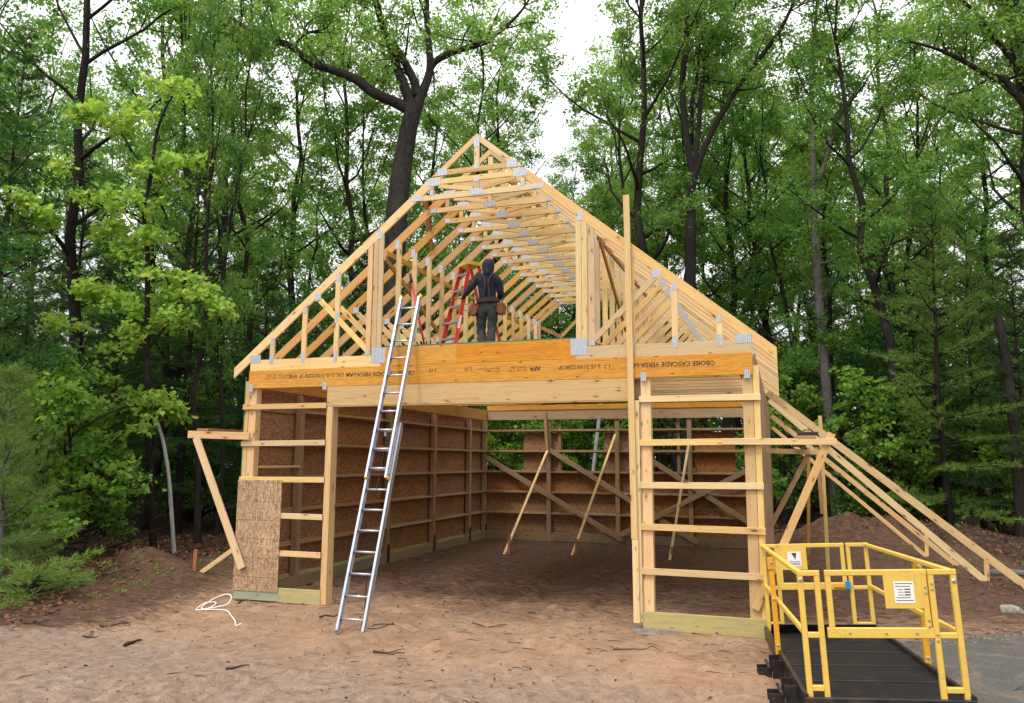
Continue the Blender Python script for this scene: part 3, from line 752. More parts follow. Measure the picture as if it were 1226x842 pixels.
# ---- long braces on the right
def brace(a, b, w, label, stake=None, mat=None, side=None, group="long braces propping the side wall"):
    mb = MB().board(a, b, w, 0.038, side)
    low = min((Vector(a), Vector(b)), key=lambda v: v.z)
    t = thing("wall_brace", low, label, "brace", group)
    put("brace_board", mb, mat or L_, t)
    if stake:
        put("stake", MB().board(stake[0], stake[1], 0.085, 0.04, (1, 0, 0)), M["grey_post"] if len(stake) > 2 else L_, t)
brace((4.24, 4.6, 3.62), (8.62, 4.45, -0.05), 0.13, "longest outermost brace of the side wall, running out of the picture")
brace((4.24, 6.8, 3.64), (8.14, 6.75, 0.0), 0.13, "second long brace of the side wall, ending at a stout stake", ((8.17, 6.80, -0.2), (8.19, 6.80, 0.48)))
brace((4.24, 9.1, 3.42), (8.10, 9.15, 0.0), 0.11, "third long brace of the side wall, ending at a short block", ((7.96, 9.20, -0.2), (7.96, 9.20, 0.20)))
brace((4.24, 10.85, 3.2), (7.74, 10.87, 0.0), 0.09, "innermost thin brace of the side wall, ending at a slim stake", ((7.74, 10.92, -0.2), (7.76, 10.92, 0.55)))
brace((4.93, 8.26, 0.0), (5.04, 8.2, 2.62), 0.07, "thin upright prop under the plank of the sheathed wall", None, M["brown_wood"], (1, 0, 0), "upright props beside the side wall")
brace((5.26, 6.41, 0.0), (5.24, 6.4, 3.26), 0.075, "pale upright prop rising above the side bracket beside the braces", None, None, (1, 0, 0), "upright props beside the side wall")
lone("cleat_board", MB().board((5.19, 6.36, 1.25), (5.15, 6.36, 2.6), 0.07, 0.036, (1, 0, 0)), M["brown_wood"], "short brown board fixed to the pale upright prop", "board")
# left: brace to a weathered stake behind the panel
brace((-4.24, 1.93, 1.55), (-6.58, 1.92, 0.02), 0.09, "brace behind the strand board panel, ending at an orange-brown stake", ((-6.62, 1.86, -0.2), (-6.60, 1.86, 0.52), 1), None, None, "braces of the sheathed left-hand wall")
# ---- props standing in the garage
def prop(a, b, stake, label):
    t = thing("wall_prop", b, label, "prop", "props leaning inside the garage")
    put("prop_board", MB().board(a, b, 0.065, 0.036, (1, 0, 0)), L_, t)
    put("stake", MB().board((stake[0], stake[1], -0.15), (stake[0] + .02, stake[1] + .02, stake[2]), 0.07, 0.036, (1, 0, 0)), M["grey_post"], t)
prop((-2.03, 11.02, 2.58), (-2.13, 7.55, 0.0), (-2.06, 7.68, 0.45), "prop leaning to the centre back post, nearest the ladder")
prop((-0.02, 11.05, 3.05), (-0.52, 8.0, 0.0), (-0.43, 8.02, 0.40), "middle prop inside the garage, leaning over the crossed back braces")
prop((2.02, 11.05, 2.74), (1.87, 7.85, 0.0), (1.90, 7.98, 0.30), "prop seen through the open stud panel beside the guard rails")

# ---- aluminium extension ladder
LD = Vector((-0.015, 0.372, 1.0)); LN = Vector((0, -1, 0.372)).normalized()
t = thing("extension_ladder", (-1.125, -1.625, 0), "long two-section aluminium ladder leaning against the yellow beam", "ladder")
def lad(x, z, off=0.0): return Vector((x, -1.625, 0)) + LD * z + LN * off
def section(name, xl, xr, z0, z1, off, rung0, n):
    s = empty(name, (0, 0, 0), 0, t)
    for nm, xx, sg in (("rail", xl, 1), ("rail", xr, -1)):
        m = MB()
        m.board(lad(xx, z0, off), lad(xx, z1, off), 0.080, 0.006, LN)
        for o in (-0.038, 0.038):
            m.board(lad(xx + sg * 0.014, z0, off + o), lad(xx + sg * 0.014, z1, off + o), 0.036, 0.005, (1, 0, 0))
        ob = put(nm, m, M["alu"], t); ob.parent = s
    for i in range(n):
        z = rung0 + i * 0.2857
        a = lad(xl + .004, z, off); b = lad(xr - .004, z, off)
        ob = put("rung", MB().tube([a, b], 0.0165, 10), M["alu"], t); ob.parent = s
    return s
base = section("base_section", -1.335, -0.915, 0.03, 2.82, -0.045, 0.17, 9)
fly = section("fly_section", -1.300, -0.950, 2.02, 4.92, 0.045, 2.16, 10)
for xx in (-1.325, -0.925):
    f = MB().box(lad(xx, 0) + Vector((-.022, -.055, -.005)), lad(xx, 0) + Vector((.022, .05, .025)), ch=.006)
    f.board(lad(xx - .02, 0.0, -.035), lad(xx - .02, 0.14, -.035), 0.05, 0.006, LN)
    ob = put("foot", f, M["alu_dull"], t)
for xx in (-1.300, -0.950):
    put("end_cap", MB().board(lad(xx, 4.91, .035), lad(xx, 4.965, .035), 0.074, 0.034, LN, 0.008), M["yellow_plastic"], t)
    put("rung_lock", MB().board(lad(xx, 2.08, 0.0), lad(xx, 2.26, 0.0), 0.09, 0.03, LN, 0.01), M["alu_dull"], t)
    put("guide_cap", MB().board(lad(xx, 2.01, .035), lad(xx, 2.05, .035), 0.074, 0.032, LN, 0.006), M["yellow_plastic"], t)
for xx in (-1.325, -0.925):
    put("guide_cap", MB().board(lad(xx, 2.81, -.035), lad(xx, 2.855, -.035), 0.074, 0.034, LN, 0.006), M["alu_dull"], t)
put("pulley_lock", MB().tube([lad(-1.22, 2.73, -.01), lad(-1.03, 2.73, -.01)], 0.012, 8).box(lad(-1.14, 2.66, -.02) - Vector((.02, .02, 0)), lad(-1.14, 2.74, -.02) + Vector((.02, .02, .0))), M["alu_dull"], t)
put("pull_rope", MB().tube([lad(-1.11, 2.70, 0.0), lad(-1.10, 2.3, .01), lad(-1.115, 1.9, .0), lad(-1.13, 1.75, .01)], 0.006, 6), M["black_plastic"], t)
put("label_sticker", MB().board(lad(-.9405, 1.35, -.035), lad(-.9405, 1.62, -.035), 0.045, 0.001, LN, 0), M["yellow_plastic"], t)

# black cord hanging from the ladder and coiling on the dirt
def curve_pts(P, n=8):
    P = [Vector(p) for p in P]; out = []
    for i in range(len(P) - 1):
        a = P[max(i - 1, 0)]; b = P[i]; c = P[i + 1]; d = P[min(i + 2, len(P) - 1)]
        for j in range(n):
            s = j / n
            out.append(0.5 * ((2 * b) + (c - a) * s + (2 * a - 5 * b + 4 * c - d) * s * s + (3 * b - a - 3 * c + d) * s ** 3))
    return out + [P[-1]]
def gp(x, y, r=0.006): return (x, y, gz(x, y) + r)
lone("black_cord", MB().tube(curve_pts([lad(-1.02, .85, -.02), (-1.06, -1.30, .55), (-1.10, -1.25, .2), (-1.13, -1.26, 0.04), gp(-1.05, -1.33), gp(-0.86, -1.30), gp(-0.72, -1.18), gp(-0.78, -1.02), gp(-0.95, -1.05), gp(-1.02, -1.16)]), 0.008, 6), M["black_plastic"],
     "black cord hanging from a ladder rung and looping on the dirt", "cord")
rp = [(-4.18, -0.93), (-4.26, -0.85), (-4.22, -0.72), (-4.06, -0.70), (-3.95, -0.80), (-4.02, -0.92), (-4.14, -0.88), (-4.08, -0.70), (-3.94, -0.58), (-3.80, -0.62), (-3.76, -0.76), (-3.82, -0.88), (-3.98, -0.95), (-4.2, -0.96), (-4.05, -0.99), (-3.6, -1.02), (-3.25, -1.32), (-2.95, -1.62), (-2.78, -1.82), (-2.68, -1.84)]
hh = [0, .03, .08, .07, .02, 0, .04, .12, .18, .14, .05, .01, 0, 0, 0, 0, 0, 0, 0, 0]
lone("white_rope", MB().tube(curve_pts([(a, b, gz(a, b) + .012 + h) for (a, b), h in zip(rp, hh)]), 0.0085, 6), M["white"], "loose white rope tangled on the dirt, one end trailing toward the ladder", "rope")

# ---- red stepladder on the attic floor
FZ = 4.131
t = thing("stepladder", (-0.8, 1.8, FZ), "red fibreglass stepladder with yellow top standing on the attic floor", "stepladder")
T = Vector((-0.85, 1.88, FZ + 1.70)); wv = Vector((-0.80, 0.60, 0)); fv = Vector((-0.60, -0.80, 0))
def rail(a, b, nm, wd=0.075):
    d = (b - a).normalized(); m = MB().board(a, b, wd, 0.008, fv)
    for o in (-1, 1):
        m.board(a + fv * o * wd / 2 * .93 + wv * 0, b + fv * o * wd / 2 * .93, 0.026, 0.006, wv)
    return put(nm, m, M["red_fibre"], t)
fb_, ft_ = {}, {}
for s in (-1, 1):
    fb_[s] = Vector((T.x, T.y, FZ + 0.02)) + fv * 0.47 + wv * s * 0.26; ft_[s] = T + fv * 0.10 + wv * s * 0.15
    ob = rail(fb_[s], ft_[s], "front_rail")
    put("rail_foot", MB().board(fb_[s] - Vector((0, 0, .02)), fb_[s] + Vector((0, 0, .05)), 0.085, 0.03, fv, .006), M["black_plastic"], t)
    rb = Vector((T.x + .07, T.y, FZ + 0.02)) - fv * 0.54 + wv * s * 0.24; rt = T - fv * 0.10 + wv * s * 0.13
    rail(rb, rt, "rear_leg", 0.05)
    put("rail_foot", MB().board(rb - Vector((0, 0, .02)), rb + Vector((0, 0, .05)), 0.06, 0.03, fv, .006), M["black_plastic"], t)
    m1 = fb_[s].lerp(ft_[s], .55); m2 = rb.lerp(rt, .55); mm = (m1 + m2) / 2 - Vector((0, 0, .03))
    put("spreader", MB().tube([m1, mm, m2], 0.008, 6), M["alu_dull"], t)
for i in range(1, 6):
    f = i * 0.305 / 1.70
    a = fb_[-1].lerp(ft_[-1], f); b = fb_[1].lerp(ft_[1], f)
    put("step", MB().board(a, b, 0.085, 0.03, fv, .004), M["alu"], t)
for z in (0.35, 0.75, 1.15):
    f = z / 1.70
    a = (Vector((T.x, T.y, FZ)) - fv * 0.50 - wv * 0.24).lerp(T - fv * 0.10 - wv * 0.13, f); b = (Vector((T.x, T.y, FZ)) - fv * 0.50 + wv * 0.24).lerp(T - fv * 0.10 + wv * 0.13, f)
    put("rear_crossbar", MB().tube([a, b], 0.012, 6), M["alu_dull"], t)
cap = MB(); cap.board(T - wv * 0.20 + Vector((0, 0, .02)), T + wv * 0.20 + Vector((0, 0, .02)), 0.30, 0.055, fv, 0.012)
put("top_cap", cap, M["yellow_plastic"], t)
put("label_sticker", MB().board(fb_[-1].lerp(ft_[-1], .28) + fv * 0.0 - wv * .0055, fb_[-1].lerp(ft_[-1], .42) - wv * .0055, 0.05, 0.001, fv, 0), M["white"], t)

# ---- red bar with black claw end leaning in the left-hand knee wall
t = thing("pry_pole", (-1.06, 0.42, FZ), "red pole with black foot leaning on the knee wall behind the ladder top", "pole")
put("pole", MB().tube([(-1.06, 0.42, FZ + .06), (-1.36, .52, FZ + 1.14)], 0.019, 8), M["red_paint"], t)
put("grip", MB().tube([(-1.36, .52, FZ + 1.14), (-1.405, .535, FZ + 1.30)], 0.023, 8), M["black_plastic"], t)
ft = MB().board((-1.17, 0.40, FZ + .03), (-0.98, 0.44, FZ + .03), 0.045, 0.06, (0, 0, 1), .01)
for dx in (-.10, -.03, .05, .11): ft.board((-1.07 + dx, .42, FZ + .05), (-1.07 + dx * 1.25, .40, FZ + .11), .02, .02)
put("foot", ft, M["black_plastic"], t)

# ---- the carpenter
NAVY = simple("navy_hoodie", (0.016, 0.021, 0.036), 0.85, 0, (0.055, 0.06, 0.082), 0.7, 7, 0.2, 0.5)  # lighter blue-grey patches paint highlights into the cloth
TROU = simple("charcoal_trousers", (0.075, 0.07, 0.072), 0.85, 0, (0.02, 0.019, 0.022), 0.8, 9, 0.2, 0.5)
SKIN = simple("skin", (0.45, 0.25, 0.17), 0.55)
LEATHER = simple("tan_leather", (0.26, 0.085, 0.03), 0.6, 0, (0.12, 0.04, 0.018), 0.6, 14, 0.35, 0.4)
DLEATH = simple("dark_leather", (0.055, 0.024, 0.016), 0.6)
MX, MY = -0.40, 1.62
def person():
    H = {}  # name: (pos, radius, parent)
    def j(n, p, r, par=None): H[n] = ((MX + p[0], MY + p[1], FZ + p[2]), r, par)
    j("pelvis", (0, 0, .93), (.165, .125)); j("waist", (.0, .0, 1.06), (.155, .118), "pelvis"); j("chest", (-.012, .01, 1.27), (.188, .14), "waist"); j("upper", (-.018, .01, 1.40), (.155, .105), "chest")
    j("neck", (0, .02, 1.49), (.062, .062), "upper"); j("head", (.0, .045, 1.60), (.088, .10), "neck"); j("crown", (0, .045, 1.68), (.075, .085), "head")
    for s, n in ((-1, "l"), (1, "r")):
        j(n + "hip", (s * .095, 0, .86), (.125, .12), "pelvis")
    j("lknee", (-.135, .11, .49), (.084, .088), "lhip"); j("lcalf", (-.115, .05, .30), (.075, .08), "lknee"); j("lank", (-.085, .0, .10), (.068, .07), "lcalf"); j("ltoe", (-.10, .15, .05), (.045, .04), "lank")
    j("rknee", (.075, .06, .49), (.084, .088), "rhip"); j("rcalf", (.06, .02, .30), (.075, .08), "rknee"); j("rank", (.05, -.02, .10), (.068, .07), "rcalf"); j("rtoe", (.075, .13, .05), (.045, .04), "rank")
    j("lsh", (-.185, .0, 1.385), (.09, .085), "upper"); j("lel", (-.335, -.03, 1.19), (.066, .066), "lsh"); j("lwr", (-.455, .01, 1.045), (.036, .036), "lel"); j("lpalm", (-.525, .03, 1.055), (.034, .02), "lwr")
    j("rsh", (.185, .0, 1.385), (.09, .085), "upper"); j("rel", (.235, .02, 1.11), (.068, .068), "rsh"); j("rwr", (.16, .22, 1.04), (.036, .036), "rel"); j("rpalm", (.12, .28, 1.05), (.034, .02), "rwr")
    for i in range(4):
        L = (.9, 1.0, .93, .75)[i]; o = (i - 1.5) * .019
        j("lf%d" % i, (-.565, .035 + o, 1.062 - .0), (.0095, .0095), "lpalm"); j("lg%d" % i, (-.565 - .034 * L, .04 + o, 1.050), (.009, .009), "lf%d" % i); j("lh%d" % i, (-.572 - .03 * L, .042 + o, 1.022), (.008, .008), "lg%d" % i)
        j("rf%d" % i, (.105 + o, .315, 1.055), (.0095, .0095), "rpalm"); j("rg%d" % i, (.10 + o, .315 + .034 * L, 1.045), (.009, .009), "rf%d" % i); j("rh%d" % i, (.10 + o, .318 + .03 * L, 1.018), (.008, .008), "rg%d" % i)
    j("lth", (-.515, -.01, 1.04), (.011, .011), "lpalm"); j("lti", (-.548, -.035, 1.022), (.0095, .0095), "lth")
    j("rth", (.155, .29, 1.035), (.011, .011), "rpalm"); j("rti", (.17, .325, 1.02), (.0095, .0095), "rth")
    names = list(H); idx = {n: i for i, n in enumerate(names)}
    me = bpy.data.meshes.new("person")
    me.from_pydata([H[n][0] for n in names], [(idx[H[n][2]], idx[n]) for n in names if H[n][2]], [])
    ob = bpy.data.objects.new("person_rig", me); COL.objects.link(ob)
    sk = ob.modifiers.new("Skin", "SKIN"); sk.use_smooth_shade = True
    if not me.skin_vertices: me.skin_vertices.new()
    for i, n in enumerate(names):
        r = H[n][1]; me.skin_vertices[0].data[i].radius = r if isinstance(r, tuple) else (r, r)
        me.skin_vertices[0].data[i].use_root = (i == 0)
    sb = ob.modifiers.new("Sub", "SUBSURF"); sb.levels = 2; sb.render_levels = 2
    dg = bpy.context.evaluated_depsgraph_get()
    res = bpy.data.meshes.new_from_object(ob.evaluated_get(dg)); bpy.data.objects.remove(ob)
    # cloth folds
    c = Vector((MX, MY, FZ))
    for v in res.vertices:
        q = v.co - c
        if q.z < 1.47 and not (abs(q.x) > .46 or (q.y > .24)):
            k = math.sin(q.z * 46 + 7 * math.sin(q.x * 13 + q.y * 9)) * .006 * (1.3 if q.z < .9 else .8)
            v.co += v.normal * k
    res.materials.clear()
    for m in (NAVY, TROU, SKIN): res.materials.append(m)
    for p in res.polygons:
        q = p.center - c
        m = 0 if q.z > .92 else 1
        if q.x < -.47 or (q.y > .235 and q.z > .98 and q.z < 1.2) or q.z > 1.50: m = 2
        p.material_index = m; p.use_smooth = True
    for v in res.vertices: v.co -= c
    o = bpy.data.objects.new("person", res); COL.objects.link(o); o.location = c; o.rotation_euler = (0, 0, 0.20)
    tag(o, "person in navy hoodie and tool belt, back turned, hand on the red stepladder", "person")
    def pt(n, mb, mat):
        q = mb.build(n, mat, o); return q
    # hood over head and neck
    hd = MB(); rings = []
    prof = [(1.455, .10, .105, -.015), (1.50, .098, .110, -.01), (1.56, .108, .122, .012), (1.62, .114, .128, .025), (1.68, .108, .122, .032), (1.725, .086, .098, .035), (1.755, .05, .058, .035), (1.765, .01, .012, .035)]
    n = 20; k0 = len(hd.v)
    for z, a, b, oy in prof:
        for q in range(n):
            an = 2 * math.pi * q / n
            fr = max(0, math.sin(an)); open_ = 0.035 * fr if 1.5 < z < 1.70 else 0     # set back round the face
            hd.v.append(Vector((a * math.cos(an) * (1 + .015 * math.sin(z * 80 + q)), oy + .01 + (b - open_) * math.sin(an), z)))
    for i in range(len(prof) - 1):
        for q in range(n):
            q2 = (q + 1) % n
            fr = math.sin(2 * math.pi * (q + .5) / n)
            if fr > .62 and 1.5 < prof[i][0] < 1.66: continue
            hd.face([k0 + i * n + q, k0 + i * n + q2, k0 + (i + 1) * n + q2, k0 + (i + 1) * n + q], [(0, 0)] * 4, 0, True)
    pt("hood", hd, NAVY)
    fc = MB().lathe((0, .128, 1.585), [(.006, -.018), (.012, -.012), (.010, .006), (.004, .018)], 8)                    # nose
    pt("nose", fc, SKIN)
    for s in (-1, 1): pt("eye", MB().lathe((s * .033, .118, 1.61), [(.002, -.01), (.011, -.005), (.011, .005), (.002, .01)], 8), M["white"])
    pt("mouth", MB().tube([(-.025, .128, 1.545), (0, .136, 1.543), (.025, .128, 1.545)], .005, 6), simple("lips", (.35, .13, .1), .5))
    # belt, pouches, braces
    def ring(z, a, b, h, th):
        m = MB(); n = 28
        for (dz, g) in ((-h / 2, 0), (h / 2, 0), (h / 2, th), (-h / 2, th)):
            for q in range(n):
                an = 2 * math.pi * q / n
                m.v.append(Vector(((a + g) * math.cos(an), .005 + (b + g) * math.sin(an), z + dz + .012 * math.cos(an))))
        for r_ in range(4):
            for q in range(n):
                q2 = (q + 1) % n; r2 = (r_ + 1) % 4
                m.face([r_ * n + q, r_ * n + q2, r2 * n + q2, r2 * n + q], [(0, 0)] * 4)
        return m
    pt("tool_belt", ring(.985, .186, .150, .075, .012), DLEATH)
    for s in (-1, 1):
        m = MB(); x = s * .245
        m.board((x, -.02, .72 if s < 0 else .74), (x, -.02, .93), .17, .09, (0, 1, 0), .02)
        m.board((x + s * .05, .0, .74), (x + s * .055, .0, .87), .15, .05, (0, 1, 0), .015)
        m.board((x - s * .02, -.075, .76), (x - s * .02, -.085, .88), .10, .045, (1, 0, 0), .012)
        p = pt("tool_pouch", m, LEATHER)
        tl = MB().tube([(x, .03, .88), (x + s * .03, .05, 1.02)], .012, 6).tube([(x - s * .01, -.05, .9), (x - s * .015, -.06, .99)], .009, 6)
        if s > 0: tl.tube([(x + .05, -.03, .93), (x + .12, -.05, .80), (x + .15, -.05, .70)], .016, 6)
        pt("hand_tool", tl, M["black_plastic"] if s < 0 else LEATHER)
    m = MB()
    for s in (-1, 1):
        m.tube(curve_pts([(s * .085, .11, 1.40), (s * .098, .02, 1.485), (s * .085, -.085, 1.445), (s * .03, -.128, 1.30), (s * .035, -.135, 1.15), (s * .06, -.135, 1.01)], 5), .017, 6)
    pt("suspenders", m, DLEATH)
    for n_, (x, y) in (("boot", (-.09, .04)), ("boot", (.058, .02))):
        m = MB(); m.tube([(x, y - .05, .03), (x, y, .035), (x - .006, y + .09, .035), (x - .01, y + .15, .028)], [.045, .052, .05, .03], 10)
        m.tube([(x, y - .035, .02), (x, y - .04, .15)], [.055, .06], 10)
        pt(n_, m, DLEATH)
person()

# ---- yellow guard-rail platform
t = thing("lift_platform", (4.605, -3.544, 0.22), "yellow railed work platform with black mesh deck on the dirt", "work platform", None, (-0.031, -0.043, 0.119))
PWD, PLN, PH = 1.32, 3.47, 1.10
TB = 0.048
def tub(m, a, b, s=TB, side=None, w2=None): m.board(a, b, s, w2 or s, side, 0.006); return m
Yl = M["yellow"]
def pair(nm, x0, x1, y):
    m = MB()
    for xx in (x0, x1): tub(m, (xx, y, 0.0), (xx, y, PH - TB), side=(1, 0, 0))
    tub(m, (x0 - TB / 2, y, PH - TB / 2), (x1 + TB / 2, y, PH - TB / 2))
    tub(m, (x0 + TB / 2, y, 0.54), (x1 - TB / 2, y, 0.54)); tub(m, (x0 + TB / 2, y, 0.09), (x1 - TB / 2, y, 0.09), side=(0, 0, 1))
    return m.build(nm, Yl, t)
def bolt(par, x, y, z, n=(0, -1, 0), r=0.016):
    return MB().lathe((x, y, z), [(r, -0.004), (r, 0.008), (r * .6, .014)], 6, axis=n, smooth=False).build("bolt", M["bolt"], par)
fl = pair("end_panel", 0.021, 0.165, 0.021); bolt(fl, .021, 0, 1.02, r=.02); 
fr = pair("end_panel", PWD - 0.205, PWD - 0.021, 0.021); bolt(fr, PWD - .021, 0, 1.0, r=.022)
for z in (.50, .55, .93, .98): bolt(fr, PWD - .205, 0, z, r=.012)
bl = pair("end_panel", 0.021, 0.19, PLN - 0.021); br = pair("end_panel", PWD - 0.24, PWD - 0.021, PLN - 0.021)
def side_panel(x, nm):
    m = MB()
    tub(m, (x, 0.045, PH - .025), (x, PLN - 0.045, PH - .025), 0.05, (1, 0, 0), 0.04)
    tub(m, (x, 0.045, 0.56), (x, PLN - 0.045, 0.56), 0.05, (0, 0, 1), 0.036)
    return m.build(nm, Yl, t)
sl = side_panel(0.021, "side_rail"); sr = side_panel(PWD - 0.021, "side_rail")
for x, y, z0 in ((-0.035, 1.95, -0.02), (PWD + 0.035, 1.35, -0.18)):
    m = MB(); tub(m, (x, y, z0), (x, y, 1.06), 0.055, (1, 0, 0)); m.box((x - .04, y - .04, .93), (x + .04, y + .04, 1.05), ch=.006)
    p = m.build("side_post", M["amber"], t)
    bolt(p, x, y - .03, .1); bolt(p, x, y - .03, .6); bolt(p, x, y - .042, 1.0)
def gate(x0, x1, y, plate_x0, plate_x1, z0, nm, front):
    m = MB()
    tub(m, (x0, y, PH - TB / 2), (x1, y, PH - TB / 2), 0.05, (0, 0, 1), TB)
    tub(m, (x0 + TB / 2, y, z0 + .045), (x0 + TB / 2, y, PH - .047), side=(1, 0, 0)); tub(m, (x1 - TB / 2, y, z0 + .045), (x1 - TB / 2, y, PH - .047), side=(1, 0, 0))
    tub(m, (x0 - .02, y - .002, z0), (x1 + .01, y - .002, z0), 0.088, (0, 0, 1), TB)
    g = m.build(nm, Yl, t)
    pl = MB().box((plate_x0, y - .026, PH - .33), (plate_x1, y - .0225, PH - .045), ch=.001).build("sign_plate", Yl, g)
    w = (plate_x1 - plate_x0)
    lx0, lx1 = plate_x0 + w * .26, plate_x1 - w * .22
    lb = MB().box((lx0, y - .0285, PH - .285), (lx1, y - .0265, PH - .10), ch=.0005).build("notice", M["white"], pl)
    q = MB(); yy = y - .0295
    if front:
        for k in range(7):
            z = PH - .118 - k * .024
            if k in (2, 3, 4):
                q.box((lx0 + .03, yy, z - .004), (lx0 + .075, yy + .0006, z + .002), ch=0); q.box((lx1 - .08, yy, z - .006), (lx1 - .03, yy + .0006, z + .005), ch=0)
            else: q.box((lx0 + .012, yy, z - .003), (lx1 - .012 - .02 * (k % 2), yy + .0006, z + .003), ch=0)
    else:
        q.prism([(lx0 + .05, yy, PH - .115), (lx0 + .115, yy, PH - .115), (lx0 + .10, yy, PH - .20)], (0, .0006, 0))
        for z in (PH - .225, PH - .245, PH - .262): q.box((lx0 + .015, yy, z - .004), (lx1 - .015, yy + .0006, z + .003), ch=0)
    q.build("notice_print", M["ink"], lb)
    return g
g1 = gate(0.235, 1.08, 0.021, 0.72, 1.035, 0.56, "front_gate", True)
for z in (.62, .67, .90, .95): bolt(g1, 1.06, 0, z, r=.012)
for x in (.40, .70, .95): bolt(g1, x, -.001, .56, r=.012)
MB().box((0.47, -0.0045, 0.535), (0.545, -0.0025, 0.585), ch=0).build("latch_slot", M["black_plastic"], g1)
g2 = gate(0.20, 1.03, PLN - .021, 0.235, 0.56, 0.56, "rear_gate", False)
MB().box((0.86, PLN - .075, .545), (1.02, PLN - .05, .60), ch=.004).build("latch", M["amber"], g2)
MB().box((1.00, PLN - .085, .53), (1.06, PLN - .045, .62), ch=.006).build("latch_grip", M["blue_plastic"], g2)
dk = MB().box((0.0, 0.0, -0.02), (PWD, PLN, 0.0), ch=0.001).build("mesh_deck", M["deck"], t)
m = MB()
for x in (-0.02, PWD + 0.02): m.box((x - .02, -.03, -.13), (x + .02, PLN + .02, .05), ch=.004)
m.box((-.03, -.05, -.12), (PWD + .03, -.005, .022), ch=.004)
for k in range(1, 5): m.box((.02, k * .7 - .02, .001), (PWD - .02, k * .7 + .02, .006), ch=.001)
m.build("deck_frame", M["black_steel"], t)
MB().board((0.03, PLN - .12, 0.01), (0.03 + PWD - .06, PLN - .12, .01), 0.30, 0.012, (0, -.5, .5)).build("ramp_flap", M["black_steel"], t)
for yb in (0.52, 1.62):
    m = MB()
    m.box((-.16, yb - .16, -.22), (-.045, yb - .145, .03), ch=.003); m.box((-.16, yb + .145, -.22), (-.045, yb + .16, .03), ch=.003)
    m.box((-.30, yb - .10, -.20), (-.161, yb - .085, -.06), ch=.003); m.box((-.30, yb + .085, -.20), (-.161, yb + .10, -.06), ch=.003)
    m.tube([(-.26, yb - .13, -.12), (-.26, yb + .13, -.12)], .022, 8); m.tube([(-.19, yb - .19, -.04), (-.19, yb + .19, -.04)], .018, 8)
    m.box((-.165, yb - .13, -.235), (-.045, yb + .13, -.215), ch=.003); m.box((-.31, yb - .11, -.215), (-.2, yb + .11, -.2), ch=.003)
    m.build("mounting_bracket", M["black_steel"], t)
m = MB()
for x in (.15, PWD - .15):
    for y in (.3, PLN - .3): m.box((x - .05, y - .05, -.30), (x + .05, y + .05, -.131), ch=.004)
    m.box((x - .03, .1, -.131), (x + .03, PLN - .1, -.022), ch=.004)
m.build("skid", M["black_steel"], t)

# ---- small things on the ground
m = MB(); rr = random.Random(3)
m.lathe((2.76, -0.02, -0.10), [(.36, 0), (.38, .09), (.35, .112), (.26, .117), (.001, .118)], 22)
for i in range(len(m.v)): m.v[i] += Vector((rr.uniform(-.012, .012), rr.uniform(-.012, .012), rr.uniform(-.004, .004)))
lone("footing_pad", m, M["concrete"], "round concrete footing under the tall upright board at the opening", "footing")
def rock(x, y, sx, sy, sz, seed):
    bm = bmesh.new(); bmesh.ops.create_icosphere(bm, subdivisions=3, radius=1)
    r = random.Random(seed); pl = [(Vector((r.gauss(0, 1), r.gauss(0, 1), r.gauss(0, 1))).normalized(), r.uniform(.62, .9)) for _ in range(9)]
    for v in bm.verts:
        for n, d in pl:
            k = v.co.dot(n)
            if k > d: v.co -= n * (k - d)
        v.co = Vector((v.co.x * sx, v.co.y * sy, v.co.z * sz + sz * .55))
    me = bpy.data.meshes.new("rock"); bm.to_mesh(me); bm.free()
    return link("rock", me, M["rock"], None, (x, y, gz(x, y) - sz * .15))
tag(rock(7.72, 3.10, 0.20, 0.13, 0.10, 5), "pale angular rock beside the paved drive edge", "rock")
STK = [(-4.48, -2.28, .45, 0.1, "long dark stick on the dirt below the white rope"), (-4.17, -2.95, .20, .4, "short dark stick on the bare dirt far from the rope"), (-3.4, -3.05, .20, 1.2, "knotty dark stump of wood on the open dirt"),
       (-1.28, -3.72, .26, .3, "short black stick alone in the middle of the dirt"), (-0.02, -2.60, .34, .35, "dark stick on the dirt beyond the ladder foot, toward the opening"), (-1.93, -0.75, .36, .6, "thin dark stick behind the ladder foot"),
       (-3.98, -0.2, .26, .2, "small dark branch beside the white rope"), (0.5, -0.55, .55, -.15, "thin bent twig on the dirt in front of the opening"), (-5.5, -2.55, .5, .25, "curved dark branch near the leaf litter"), (2.7, -1.3, .6, .1, "thin dark twig in front of the concrete footing"), (6.6, -1.75, .5, .7, "dark twig lying on the paved drive")]
for i, (x, y, L, a, lab) in enumerate(STK):
    r = random.Random(i); P = []
    n = 6
    for k in range(n):
        s = (k / (n - 1) - .5) * L
        xx = x + math.cos(a) * s + r.uniform(-1, 1) * .03 * L; yy = y + math.sin(a) * s + r.uniform(-1, 1) * .08 * L
        P.append((xx, yy, gz(xx, yy) + .012 + r.uniform(0, .02)))
    th = .03 if i in (2,) else (.009 if "twig" in lab else .016)
    m = MB().tube(P, [th * (1 - .6 * k / (n - 1)) for k in range(n)], 6)
    if i % 2 == 0:
        b = Vector(P[2]); m.tube([b, b + Vector((r.uniform(.04, .12), r.uniform(.05, .15), .03)), b + Vector((r.uniform(.1, .2), r.uniform(.1, .25), .02))], [th * .6, th * .4, th * .2], 5)
    lone("stick", m, M["stick"], lab, "stick")
P = [(8.3 + .45 * k, 7.75 + .04 * math.sin(k * 2), gz(8.3 + .45 * k, 7.75) + .05) for k in range(6)]
lone("log", MB().tube(P, [.07, .075, .07, .06, .06, .05], 8), M["bark_grey"], "grey fallen log beyond the long braces at the forest edge", "log")
